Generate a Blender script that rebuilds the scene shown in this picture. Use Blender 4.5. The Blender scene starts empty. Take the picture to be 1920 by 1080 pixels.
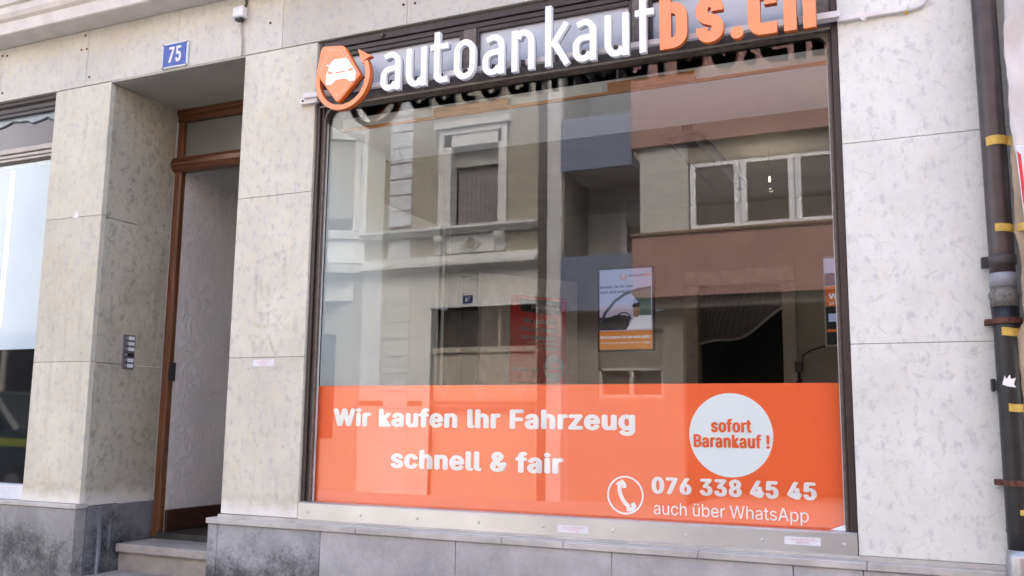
import bpy, bmesh, math, random, os
from mathutils import Vector, Matrix
random.seed(7)
S = bpy.context.scene
COL = S.collection
# ------------------------------------------------------------------ camera
cd = bpy.data.cameras.new('camera'); cam = bpy.data.objects.new('camera', cd); COL.objects.link(cam)
r_ = Vector((0.911097, 0.412033, 0.011447)); u_ = Vector((0.048461, -0.134654, 0.989707)); f_ = Vector((-0.409334, 0.901164, 0.14265))
m = Matrix((r_, u_, -f_)).transposed().to_4x4(); m.translation = Vector((0, -4.24, 1.6))
cam.matrix_world = m
cd.sensor_width = 36; cd.lens = 36 * 1731.03 / 1920
cd.clip_start = .05; cd.clip_end = 500
cd.dof.use_dof = True; cd.dof.focus_distance = 4.9; cd.dof.aperture_fstop = 5.6
S.camera = cam
# ------------------------------------------------------------------ sky and sun
SUN_EL, SUN_AZ = 50, 78          # azimuth measured from +X anticlockwise: where the sun stands
w = bpy.data.worlds.new("World"); S.world = w; w.use_nodes = True
nt = w.node_tree; bg = nt.nodes['Background']
sky = nt.nodes.new('ShaderNodeTexSky'); sky.sky_type = 'NISHITA'; sky.sun_disc = False
sky.sun_elevation = math.radians(SUN_EL); sky.sun_rotation = math.radians(90 - SUN_AZ)
sky.dust_density = 5; sky.air_density = .8; sky.ozone_density = 0
nt.links.new(sky.outputs[0], bg.inputs[0]); bg.inputs[1].default_value = .15
sl = bpy.data.lights.new('sun', 'SUN'); sl.energy = 1.25; sl.angle = math.radians(20); sl.color = (1, .975, .90)
so = bpy.data.objects.new('sun', sl); COL.objects.link(so)
sd = Vector((math.cos(math.radians(SUN_EL)) * math.cos(math.radians(SUN_AZ)), math.cos(math.radians(SUN_EL)) * math.sin(math.radians(SUN_AZ)), math.sin(math.radians(SUN_EL))))
so.rotation_euler = sd.to_track_quat('Z', 'Y').to_euler(); so.location = sd * 30
S.view_settings.view_transform = 'Standard'; S.view_settings.look = 'None'
S.view_settings.exposure = 2.64; S.view_settings.gamma = 1; S.view_settings.use_curve_mapping = False
S.render.engine = 'CYCLES'
S.cycles.max_bounces = 10; S.cycles.transparent_max_bounces = 16; S.cycles.diffuse_bounces = 5

# ------------------------------------------------------------------ material helpers
class NT:
    def __init__(s, name, rough=.6, metal=0., spec=.5):
        s.m = bpy.data.materials.new(name); s.m.use_nodes = True
        s.t = s.m.node_tree; s.b = s.t.nodes['Principled BSDF']
        s.b.inputs['Roughness'].default_value = rough; s.b.inputs['Metallic'].default_value = metal
        s.b.inputs['Specular IOR Level'].default_value = spec
        g = s.t.nodes.new('ShaderNodeNewGeometry'); s.pos = g.outputs['Position']
    def set(s, sock, v):
        if isinstance(v, bpy.types.NodeSocket): s.t.links.new(v, sock)
        elif isinstance(v, (tuple, list)): sock.default_value = (*v, 1) if len(v) == 3 and len(sock.default_value) == 4 else v
        else: sock.default_value = v
    def vec(s, v=None, rot=(0, 0, 0), sc=(1, 1, 1), loc=(0, 0, 0)):
        n = s.t.nodes.new('ShaderNodeMapping'); s.set(n.inputs['Vector'], v or s.pos)
        n.inputs['Rotation'].default_value = [math.radians(a) for a in rot]; n.inputs['Scale'].default_value = sc; n.inputs['Location'].default_value = loc
        return n.outputs[0]
    def noise(s, scale, v=None, detail=4, rough=.55, dist=0):
        n = s.t.nodes.new('ShaderNodeTexNoise'); s.set(n.inputs['Vector'], v or s.pos)
        n.inputs['Scale'].default_value = scale; n.inputs['Detail'].default_value = detail; n.inputs['Roughness'].default_value = rough; n.inputs['Distortion'].default_value = dist
        return n.outputs['Fac']
    def ramp(s, fac, a, b, smooth=True):
        n = s.t.nodes.new('ShaderNodeMapRange'); s.set(n.inputs['Value'], fac)
        n.inputs['From Min'].default_value = a; n.inputs['From Max'].default_value = b
        n.interpolation_type = 'SMOOTHSTEP' if smooth else 'LINEAR'; return n.outputs[0]
    def mix(s, fac, a, b):
        n = s.t.nodes.new('ShaderNodeMix'); n.data_type = 'RGBA'
        s.set(n.inputs[0], fac); s.set(n.inputs[6], a); s.set(n.inputs[7], b); return n.outputs[2]
    def math(s, op, a, b=0.):
        n = s.t.nodes.new('ShaderNodeMath'); n.operation = op; s.set(n.inputs[0], a); s.set(n.inputs[1], b); return n.outputs[0]
    def xyz(s):
        n = s.t.nodes.new('ShaderNodeSeparateXYZ'); s.t.links.new(s.pos, n.inputs[0]); return n.outputs
    def rnd(s):
        return s.t.nodes.new('ShaderNodeObjectInfo').outputs['Random']
    def col(s, c): s.set(s.b.inputs['Base Color'], c); return s
    def bump(s, h, strength=.3, dist=.01):
        n = s.t.nodes.new('ShaderNodeBump'); s.set(n.inputs['Height'], h); n.inputs['Strength'].default_value = strength; n.inputs['Distance'].default_value = dist
        s.t.links.new(n.outputs[0], s.b.inputs['Normal']); return s

def simple(name, c, rough=.6, metal=0., var=.12, scale=12, bump=0., bscale=80, spec=.5):
    n = NT(name, rough, metal, spec)
    d = tuple(x * (1 - var) for x in c); l = tuple(min(1, x * (1 + var * .6)) for x in c)
    n.col(n.mix(n.ramp(n.noise(scale, detail=6), .3, .7), d, l))
    if bump: n.bump(n.noise(bscale, detail=5), bump, .004)
    return n.m

def stone(name, c, fleck=.5, dirt=.3, ymix=.5, warm=.38, cool=(.36, .37, .40), salt=0., dark=(.22, .19, .15), plane='x', stain=0.):
    n = NT(name, .62, 0, .35)
    x = n.xyz()
    # soft mottling, coarse and fine
    a = n.mix(n.ramp(n.noise(2.4, detail=8, rough=.65), .3, .7), tuple(k * .86 for k in c), tuple(min(1, k * 1.04) for k in c))
    yel = tuple(q * k for q, k in zip(c, (1.02, .96, .80)))
    a = n.mix(n.math('MULTIPLY', n.ramp(n.noise(13, n.vec(loc=(3, 7, 1), sc=(1, 1, .6)), detail=7, rough=.7), .45, .68), ymix), a, yel)
    a = n.mix(n.math('MULTIPLY', n.ramp(n.noise(24, n.vec(loc=(9, 2, 5), sc=(1, 1, .7)), detail=6, rough=.72), .50, .66), .55), a, cool)
    # short fossil streaks in three directions
    for i, (ang, th) in enumerate(((24, .63), (68, .64), (128, .635), (160, .65))):
        rot = (0, ang, 0) if plane == 'x' else (ang, 0, 0)
        sc = (8, 8, 34)
        v = n.vec(n.vec(rot=rot, loc=(i * 3.1, i, i * 2.3)), sc=sc)
        f = n.ramp(n.noise(1, v, detail=2.5, rough=.6, dist=.35), th, th + .06)
        gate = n.ramp(n.noise(5, n.vec(loc=(i * 5, 3, 1)), detail=2), .38, .56)
        a = n.mix(n.math('MULTIPLY', n.math('MULTIPLY', f, gate), fleck * .36), a, cool if i % 2 == 0 else tuple(k * .62 for k in c))
    a = n.mix(n.math('MULTIPLY', n.ramp(n.noise(1.3, n.vec(loc=(5, 9, 4), sc=(1, 1, .7)), detail=9, rough=.68), .48, .68), warm), a, tuple(q * k for q, k in zip(c, (.80, .72, .60))))
    # tiny brown pits
    pit = n.ramp(n.noise(1, n.vec(n.vec(rot=(0, 35, 0) if plane == 'x' else (35, 0, 0)), sc=(34, 34, 80)), detail=3, rough=.6), .715, .76)
    a = n.mix(n.math('MULTIPLY', pit, .75), a, (.23, .17, .12))
    # grime: big soft clouds and vertical runs
    v = n.vec(sc=(7, 7, .7))
    run = n.ramp(n.noise(1.6, v, detail=6, rough=.6), .48, .78)
    cl = n.ramp(n.noise(1.7, n.vec(loc=(1, 8, 2)), detail=7, rough=.62), .46, .74)
    a = n.mix(n.math('MULTIPLY', n.math('MULTIPLY', run, cl), dirt), a, dark)
    if stain:
        a = n.mix(n.math('MULTIPLY', n.ramp(n.noise(2.3, n.vec(sc=(1, 1, .8), loc=(2, 4, 6)), detail=8, rough=.7), .5, .8), stain), a, (.20, .17, .12))
    if salt:
        lim = n.ramp(n.math('ADD', x[2], n.math('MULTIPLY', n.noise(9, detail=6), .16)), 1.24, 1.14)
        a = n.mix(n.math('MULTIPLY', lim, salt), a, (.78, .77, .74))
        br = n.ramp(n.math('ADD', n.math('ABSOLUTE', n.math('SUBTRACT', n.math('ADD', x[2], n.math('MULTIPLY', n.noise(14, detail=6), .14)), 1.225)), n.math('MULTIPLY', n.noise(30), .04)), .05, .02)
        a = n.mix(n.math('MULTIPLY', br, .14), a, (.30, .26, .2))
    # slab to slab difference
    hv = n.t.nodes.new('ShaderNodeHueSaturation'); n.set(hv.inputs['Color'], a)
    n.set(hv.inputs['Value'], n.math('ADD', n.math('MULTIPLY', n.rnd(), .11), .945)); a = hv.outputs[0]
    n.col(a)
    n.bump(n.math('SUBTRACT', n.noise(60, detail=6), n.math('MULTIPLY', pit, 1.2)), .22, .004)
    return n.m

def plinth_mat(name, c, dirt, dk=(.035, .036, .04), drips=0., plane='x'):
    n = NT(name, .7, 0, .3); x = n.xyz()
    a = n.mix(n.ramp(n.noise(5, detail=8, rough=.62), .3, .7), tuple(k * .82 for k in c), tuple(k * 1.12 for k in c))
    a = n.mix(n.math('MULTIPLY', n.ramp(n.noise(1, n.vec(sc=(14, 14, 1.6)), detail=6), .5, .72), .25), a, tuple(k * .7 for k in c))
    low = n.ramp(x[2], 1.02, .72)
    g = n.math('ADD', n.noise(3.6, n.vec(loc=(4, 1, 3)), detail=9, rough=.68), n.math('MULTIPLY', low, .20))
    g2 = n.noise(48, detail=8, rough=.8)
    gg = n.ramp(n.math('ADD', g, n.math('MULTIPLY', g2, .60)), .74, 1.14)
    a = n.mix(n.math('MULTIPLY', gg, dirt), a, dk)
    if drips:
        d = n.ramp(n.noise(1, n.vec(sc=(11, 11, .5), loc=(.4, .2, 3)), detail=3, rough=.5), .60, .72)
        a = n.mix(n.math('MULTIPLY', n.math('MULTIPLY', d, n.ramp(x[2], .98, .9)), drips), a, (.42, .45, .50))
    a = n.mix(n.math('MULTIPLY', n.ramp(n.noise(1.4, n.vec(loc=(7, 7, 7)), detail=3), .64, .655), .0), a, (.6, .6, .58))
    n.col(a); n.bump(n.noise(70, detail=7), .3, .004)
    return n.m

def wood(name, c, rough=.35, grain='z'):
    n = NT(name, rough, 0, .5)
    sc = {'z': (60, 60, 2.2), 'x': (2.2, 60, 60)}[grain]
    g = n.noise(1, n.vec(sc=sc), detail=6, rough=.6, dist=.6)
    a = n.mix(n.ramp(g, .3, .72), tuple(k * .45 for k in c), tuple(k * 1.3 for k in c))
    a = n.mix(n.math('MULTIPLY', n.ramp(n.noise(2.5, detail=5), .5, .8), .5), a, tuple(k * .35 for k in c))
    n.col(a); n.bump(g, .12, .002); return n.m

def glass(name, f0=.055, tint=(.93, .96, .95), wav=0.):
    mt = bpy.data.materials.new(name); mt.use_nodes = True; t = mt.node_tree; t.nodes.clear()
    o = t.nodes.new('ShaderNodeOutputMaterial'); mx = t.nodes.new('ShaderNodeMixShader')
    tr = t.nodes.new('ShaderNodeBsdfTransparent'); tr.inputs[0].default_value = (*tint, 1)
    gl = t.nodes.new('ShaderNodeBsdfGlossy'); gl.inputs['Roughness'].default_value = 0.0; gl.inputs[0].default_value = (1, 1, 1, 1)
    lw = t.nodes.new('ShaderNodeLayerWeight'); lw.inputs[0].default_value = .5
    p = t.nodes.new('ShaderNodeMath'); p.operation = 'POWER'; p.inputs[1].default_value = 5; t.links.new(lw.outputs['Facing'], p.inputs[0])
    q = t.nodes.new('ShaderNodeMath'); q.operation = 'MULTIPLY_ADD'; q.inputs[1].default_value = 1 - f0; q.inputs[2].default_value = f0
    t.links.new(p.outputs[0], q.inputs[0]); t.links.new(q.outputs[0], mx.inputs[0])
    t.links.new(tr.outputs[0], mx.inputs[1]); t.links.new(gl.outputs[0], mx.inputs[2]); t.links.new(mx.outputs[0], o.inputs[0])
    if wav:
        nz = t.nodes.new('ShaderNodeTexNoise'); nz.inputs['Scale'].default_value = 1.3; nz.inputs['Detail'].default_value = 1
        g = t.nodes.new('ShaderNodeNewGeometry'); t.links.new(g.outputs['Position'], nz.inputs['Vector'])
        b = t.nodes.new('ShaderNodeBump'); b.inputs['Strength'].default_value = wav; b.inputs['Distance'].default_value = .01
        t.links.new(nz.outputs[0], b.inputs['Height']); t.links.new(b.outputs[0], gl.inputs['Normal'])
    return mt

MT = dict(
    stone_l=stone('limestone warm', (.62, .60, .51), .6, .5, salt=.75),
    stone_m=stone('limestone cream', (.66, .645, .56), .55, .25, warm=.28, salt=.9),
    stone_r=stone('limestone pale', (.80, .815, .775), 1.0, .05, ymix=.3, warm=.06, cool=(.47, .49, .50), dark=(.5, .45, .38)),  # paler limestone with little grime, for the right end
    stone_top=stone('limestone lintel', (.59, .58, .53), .4, .35),
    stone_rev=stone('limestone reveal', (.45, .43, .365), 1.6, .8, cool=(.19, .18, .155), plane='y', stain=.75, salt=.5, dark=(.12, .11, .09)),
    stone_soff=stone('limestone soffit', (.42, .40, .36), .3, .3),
    joint=simple('joint mortar', (.20, .185, .165), .9),
    cornice=simple('cornice painted render', (.66, .62, .57), .7, var=.12, scale=5, bump=.2, bscale=40),
    roofsheet=simple('weathered roof sheet', (.10, .09, .09), .6),
    pl_dark=plinth_mat('plinth stone sooty', (.31, .31, .305), .9, drips=.7),
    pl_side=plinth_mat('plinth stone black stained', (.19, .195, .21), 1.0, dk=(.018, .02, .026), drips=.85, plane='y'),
    pl_mid=plinth_mat('plinth stone blotched', (.36, .37, .38), .9),
    pl_light=plinth_mat('plinth stone grey', (.43, .43, .435), .22),
    ledge=plinth_mat('ledge stone', (.50, .48, .45), .25),
    step=plinth_mat('granite step', (.42, .40, .37), .35, dk=(.13, .12, .11)),
    frame=simple('brown window paint', (.040, .026, .022), .42, var=.25, scale=20, bump=.08),
    frame_l=simple('worn taupe window paint', (.125, .100, .083), .45, var=.35, scale=25, bump=.1),  # paler taupe tone beside the brown frame paint
    seal=simple('pale window seal', (.55, .56, .54), .6),
    frost=simple('frosted pane', (.50, .53, .58), .25, var=.05),
    alu=None,
    white=simple('white acrylic', (.90, .90, .92), .35, var=.01),
    white_vinyl=simple('white vinyl', (.90, .89, .90), .4, var=.01),
    circle=simple('white circle vinyl', (.82, .90, .92), .4, var=.01),
    orange=simple('orange acrylic', (.92, .31, .135), .35, var=.02),
    orange_shade=simple('orange edge shade', (.72, .15, .02), .5, var=.05),
    vinyl=simple('orange vinyl film', (.93, .142, .028), .4, var=.03, scale=1.5),
    rail=simple('white powder coated rail', (.75, .73, .72), .45, var=.04),
    black=simple('black plastic', (.012, .012, .013), .4),
    wood=wood('varnished door wood', (.17, .065, .024)),
    wood_h=wood('varnished rail wood', (.13, .045, .018), grain='x'),
    wood_raw=wood('raw timber', (.62, .27, .085), .6, 'x'),
    wood_dk=wood('dark skirting wood', (.055, .022, .012), .4, 'x'),
    plaster=None,
    tile=simple('dark floor tile', (.06, .058, .055), .25, var=.3, scale=9),
    blue=simple('blue enamel', (.028, .075, .36), .25, var=.12, scale=30),
    enamel=simple('white enamel', (.72, .74, .78), .3, var=.06),
    pipe_b=simple('brown painted pipe', (.060, .044, .043), .38, var=.25, scale=14, bump=.05),
    pipe_k=simple('black cast iron', (.012, .012, .0135), .42, var=.4, scale=22, bump=.15),
    pipe_g=simple('grey sleeve', (.28, .29, .31), .5, var=.15),
    putty=simple('grey putty', (.17, .165, .15), .8, var=.4, scale=60, bump=.4),
    rust=simple('rusted iron', (.12, .045, .03), .85, var=.5, scale=60, bump=.5),
    tape=simple('yellow adhesive tape', (.66, .44, .08), .5, var=.18, scale=30),
    card=simple('corrugated cardboard', (.47, .36, .26), .85, var=.14, scale=7, bump=.2),
    plastic=simple('milky plastic sheet', (.66, .62, .59), .4, var=.12, scale=6, bump=.2, bscale=30),
    red=simple('red print', (.70, .04, .045), .5),
    pink=simple('pink mesh', (.72, .42, .42), .6),
    asphalt=simple('asphalt', (.085, .083, .08), .9, var=.3, scale=40, bump=.4, bscale=120),
    pave=simple('pale concrete pavement', (.32, .32, .32), .9, var=.2, scale=20, bump=.3),
    kerb=simple('granite kerb', (.32, .32, .31), .8),
    room_w=simple('interior white wall', (.84, .93, .93), .8, var=.04, scale=3),
    room_b=simple('interior beige wall', (.36, .32, .27), .85, var=.10, scale=3),
    room_c=simple('interior ceiling', (.92, .91, .88), .85, var=.03),
    room_f=simple('interior floor', (.12, .10, .085), .5, var=.2),
    dark=simple('painted darkness', (.012, .011, .011), .8),  # near-black, the darkness of unlit spaces put into the colour
    curtain=simple('sheer curtain', (.42, .39, .36), .8, var=.1, scale=40),
    lampd=simple('dark lamp metal', (.03, .03, .03), .4),
    # across the street
    a_wall=simple('ochre grey render', (.38, .355, .305), .85, var=.06, scale=2, bump=.2),
    a_trim=simple('pale grey trim', (.70, .70, .70), .7, var=.05, scale=3),
    a_quoin=simple('pale blue grey quoin', (.68, .71, .76), .7, var=.05, scale=3),
    a_joint=simple('reddish joint', (.22, .11, .09), .9),
    a_low=simple('pale ground floor render', (.64, .63, .60), .8, var=.05, scale=2),
    a_slat=simple('grey slats', (.55, .55, .53), .6),
    a_curt=simple('grey curtain', (.30, .28, .30), .8, var=.1),
    a_door=simple('taupe gate paint', (.46, .42, .36), .5, var=.1),
    a_iron=simple('wrought iron', (.06, .055, .05), .5),
    b_conc=simple('pale concrete render', (.52, .51, .49), .85, var=.10, scale=2.5),
    b_conc_d=simple('grey concrete render', (.27, .25, .23), .85, var=.12, scale=2.5),
    b_blue=simple('blue balcony render', (.15, .18, .27), .8, var=.06, scale=3),
    b_pink=simple('dusky pink render', (.36, .20, .19), .8, var=.06, scale=3),
    b_white=simple('white window frame', (.80, .80, .84), .5, var=.03),
    b_sill=simple('brown sill', (.22, .14, .10), .7),
    b_pipe=simple('dark downpipe', (.09, .08, .075), .5),
    b_strip=simple('grey party wall strip', (.58, .58, .60), .8),
    car=simple('dark blue car paint', (.02, .035, .05), .2, var=.05),
    car_y=simple('yellow green stripe', (.30, .36, .03), .35),
    tyre=simple('tyre rubber', (.02, .02, .02), .8),
    steel=simple('grey steel', (.4, .4, .42), .35, metal=.8),
)
n = NT('brushed aluminium strip', .30, .78)
g = n.noise(1, n.vec(sc=(1.2, 40, 300)), detail=3)
n.col(n.mix(n.ramp(n.noise(1.3, detail=4), .3, .7), (.50, .51, .52), (.66, .67, .68)))
n.bump(g, .08, .001); MT['alu'] = n.m
n = NT('rough white plaster', .8, 0, .3)
n.col(n.mix(n.ramp(n.noise(2, detail=4), .3, .7), (.74, .735, .72), (.80, .795, .78)))
v1 = n.noise(9, n.vec(sc=(1, 1, .6)), detail=5, rough=.6, dist=1.6)
n.bump(n.ramp(n.math('ABSOLUTE', n.math('SUBTRACT', v1, .5)), .0, .06), .55, .02); MT['plaster'] = n.m
MT['glass'] = glass('shop window glass', .037, (.975, .985, .98), wav=0)
MT['glass_b'] = glass('window glass', .05, (.8, .84, .83))
n = NT('dark window glass', .03, 0, .3); n.col((.012, .013, .014)); MT['pane_dk'] = n.m
n = NT('frosted film behind glass', .08, 0, .6); n.col(n.mix(n.ramp(n.noise(1.2, detail=2), .35, .65), (.47, .58, .65), (.53, .63, .69))); MT['film'] = n.m
n = NT('smoky blue film behind glass', .12, 0, .6); n.col((.105, .11, .145)); MT['film_dk'] = n.m
n = NT('window glass with curtain', .04, 0, .7); n.col((.10, .085, .08)); MT['pane_b'] = n.m
# lit bulb and backlit poster
def emit(name, c, k):
    n = NT(name, .5); n.col(c); n.set(n.b.inputs['Emission Color'], (*c, 1)); n.b.inputs['Emission Strength'].default_value = k; return n.m
MT['steel2'] = simple('bright rivet', (.62, .62, .62), .5, metal=.3)
MT['bulb'] = emit('small lit bulb', (1, .7, .35), 2)
for k, c, e in (('p_sky', (.36, .40, .62), .5), ('p_sky2', (.42, .36, .50), .45), ('p_orange', (.75, .25, .03), .35), ('p_dark', (.03, .035, .04), .1), ('p_navy', (.04, .06, .16), .3), ('p_white', (.62, .62, .70), .5), ('p_car', (.045, .07, .12), .2), ('p_skin', (.35, .2, .14), .3), ('p_seat', (.10, .17, .15), .3), ('p_or2', (.62, .13, .03), .3)):
    MT[k] = emit('backlit print ' + k[2:], tuple(q * .72 for q in c), e * .24)
MT['poster_red'] = simple('red poster print', (.86, .03, .015), .4, var=.06)
MT['poster_gray'] = simple('dark poster header', (.03, .035, .035), .4)
MT['poster_txt'] = simple('pale poster lettering', (.55, .50, .50), .5)

# ------------------------------------------------------------------ mesh helpers
class MB:
    def __init__(s): s.v = []; s.f = []
    def add(s, vs, fs):
        k = len(s.v); s.v += [tuple(p) for p in vs]; s.f += [tuple(i + k for i in f) for f in fs]; return s
    def box(s, x0, x1, y0, y1, z0, z1):
        x0, x1 = sorted((x0, x1)); y0, y1 = sorted((y0, y1)); z0, z1 = sorted((z0, z1))
        return s.add([(x0, y0, z0), (x1, y0, z0), (x1, y1, z0), (x0, y1, z0), (x0, y0, z1), (x1, y0, z1), (x1, y1, z1), (x0, y1, z1)],
                     [(0, 3, 2, 1), (4, 5, 6, 7), (0, 1, 5, 4), (1, 2, 6, 5), (2, 3, 7, 6), (3, 0, 4, 7)])
    def prism(s, pts, y0, y1):      # polygon in x,z swept along y
        a = sum(pts[i][0] * pts[(i + 1) % len(pts)][1] - pts[(i + 1) % len(pts)][0] * pts[i][1] for i in range(len(pts)))
        if a < 0: pts = pts[::-1]
        k = len(pts)
        return s.add([(x, y0, z) for x, z in pts] + [(x, y1, z) for x, z in pts],
                     [tuple(range(k)), tuple(range(2 * k - 1, k - 1, -1))] + [(i, i + k, (i + 1) % k + k, (i + 1) % k) for i in range(k)])
    def sweep(s, prof, x0, x1):     # profile in y,z swept along x
        k = len(prof)
        a = sum(prof[i][0] * prof[(i + 1) % k][1] - prof[(i + 1) % k][0] * prof[i][1] for i in range(k))
        if a < 0: prof = prof[::-1]
        return s.add([(x0, y, z) for y, z in prof] + [(x1, y, z) for y, z in prof],
                     [tuple(range(k - 1, -1, -1)), tuple(range(k, 2 * k))] + [(i, (i + 1) % k, (i + 1) % k + k, i + k) for i in range(k)])
    def plan(s, pts, z0, z1):       # polygon in x,y swept along z
        k = len(pts)
        a = sum(pts[i][0] * pts[(i + 1) % k][1] - pts[(i + 1) % k][0] * pts[i][1] for i in range(k))
        if a < 0: pts = pts[::-1]
        return s.add([(x, y, z0) for x, y in pts] + [(x, y, z1) for x, y in pts],
                     [tuple(range(k - 1, -1, -1)), tuple(range(k, 2 * k))] + [(i, (i + 1) % k, (i + 1) % k + k, i + k) for i in range(k)])
    def tube(s, path, r, seg=10, caps=True):
        P_ = [Vector(p) for p in path]; n_ = len(P_); rs = r if isinstance(r, (list, tuple)) else [r] * n_
        k0 = len(s.v); ref = None
        for i, p in enumerate(P_):
            t = (P_[min(i + 1, n_ - 1)] - P_[max(i - 1, 0)]).normalized()
            if ref is None: ref = Vector((0, 0, 1)) if abs(t.z) < .9 else Vector((1, 0, 0))
            a = t.cross(ref).normalized(); b = a.cross(t).normalized(); ref = b
            for j in range(seg):
                q = 2 * math.pi * j / seg; s.v.append(tuple(p + (a * math.cos(q) + b * math.sin(q)) * rs[i]))
        for i in range(n_ - 1):
            for j in range(seg):
                s.f.append((k0 + i * seg + j, k0 + i * seg + (j + 1) % seg, k0 + (i + 1) * seg + (j + 1) % seg, k0 + (i + 1) * seg + j))
        if caps: s.f.append(tuple(k0 + j for j in range(seg - 1, -1, -1))); s.f.append(tuple(k0 + (n_ - 1) * seg + j for j in range(seg)))
        return s
    def disc(s, x, y, z, r, d, seg=12):   # short cylinder facing -y
        return s.prism([(x + r * math.cos(2 * math.pi * i / seg), z + r * math.sin(2 * math.pi * i / seg)) for i in range(seg)], y, y + d)
    def ribbon(s, pts, wd, y0, y1, closed=False):
        P_ = []
        for p in pts:
            p = Vector(p)
            if not P_ or (p - P_[-1]).length > .0015: P_.append(p)
        if closed and (P_[0] - P_[-1]).length < .0015: P_.pop()
        n_ = len(P_); L = []; R_ = []
        for i in range(n_):
            if closed: a, b = P_[i - 1], P_[(i + 1) % n_]
            else: a, b = P_[max(i - 1, 0)], P_[min(i + 1, n_ - 1)]
            d1 = (P_[i] - a).normalized() if (P_[i] - a).length > 1e-9 else (b - P_[i]).normalized()
            d2 = (b - P_[i]).normalized() if (b - P_[i]).length > 1e-9 else d1
            t = (d1 + d2).normalized(); nn = Vector((-t.y, t.x)); c = max(.5, nn.dot(Vector((-d1.y, d1.x))))
            L.append(P_[i] + nn * wd / 2 / c); R_.append(P_[i] - nn * wd / 2 / c)
        k = len(s.v)
        for i in range(n_):
            s.v += [(L[i].x, y0, L[i].y), (R_[i].x, y0, R_[i].y), (R_[i].x, y1, R_[i].y), (L[i].x, y1, L[i].y)]
        for i in range(n_ if closed else n_ - 1):
            a = k + 4 * i; b = k + 4 * ((i + 1) % n_)
            s.f += [(a, a + 1, b + 1, b), (a + 1, a + 2, b + 2, b + 1), (a + 2, a + 3, b + 3, b + 2), (a + 3, a, b, b + 3)]
        if not closed:
            e = k + 4 * (n_ - 1); s.f += [(k + 3, k + 2, k + 1, k), (e, e + 1, e + 2, e + 3)]
        return s
    def build(s, name, mat, parent=None, bevel=0., smooth=False, org=None):
        me = bpy.data.meshes.new(name)
        if org is None: org = parent['_o'] if parent is not None and '_o' in parent else (0, 0, 0)
        me.from_pydata([(x - org[0], y - org[1], z - org[2]) for x, y, z in s.v], [], s.f)
        me.validate()
        if bevel:
            bm = bmesh.new(); bm.from_mesh(me)
            bmesh.ops.bevel(bm, geom=[e for e in bm.edges if len(e.link_faces) == 2 and e.calc_face_angle(0) > .5], offset=bevel, segments=1, affect='EDGES', clamp_overlap=True)
            bm.to_mesh(me); bm.free()
        me.materials.append(MT[mat] if isinstance(mat, str) else mat)
        if smooth:
            for p in me.polygons: p.use_smooth = True
        o = bpy.data.objects.new(name, me); COL.objects.link(o)
        if parent is not None: o.parent = parent
        else: o.location = org
        o['_o'] = org
        return o

def tag(o, label, cat, group=None):
    o['label'] = label; o['category'] = cat
    if group: o['group'] = group
    return o
def kind(o, k): o['kind'] = k; return o
def thing(name, loc, label, cat, group=None):
    o = bpy.data.objects.new(name, None); COL.objects.link(o); o.location = loc; o.empty_display_size = .1
    o['_o'] = tuple(loc); return tag(o, label, cat, group)

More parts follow.
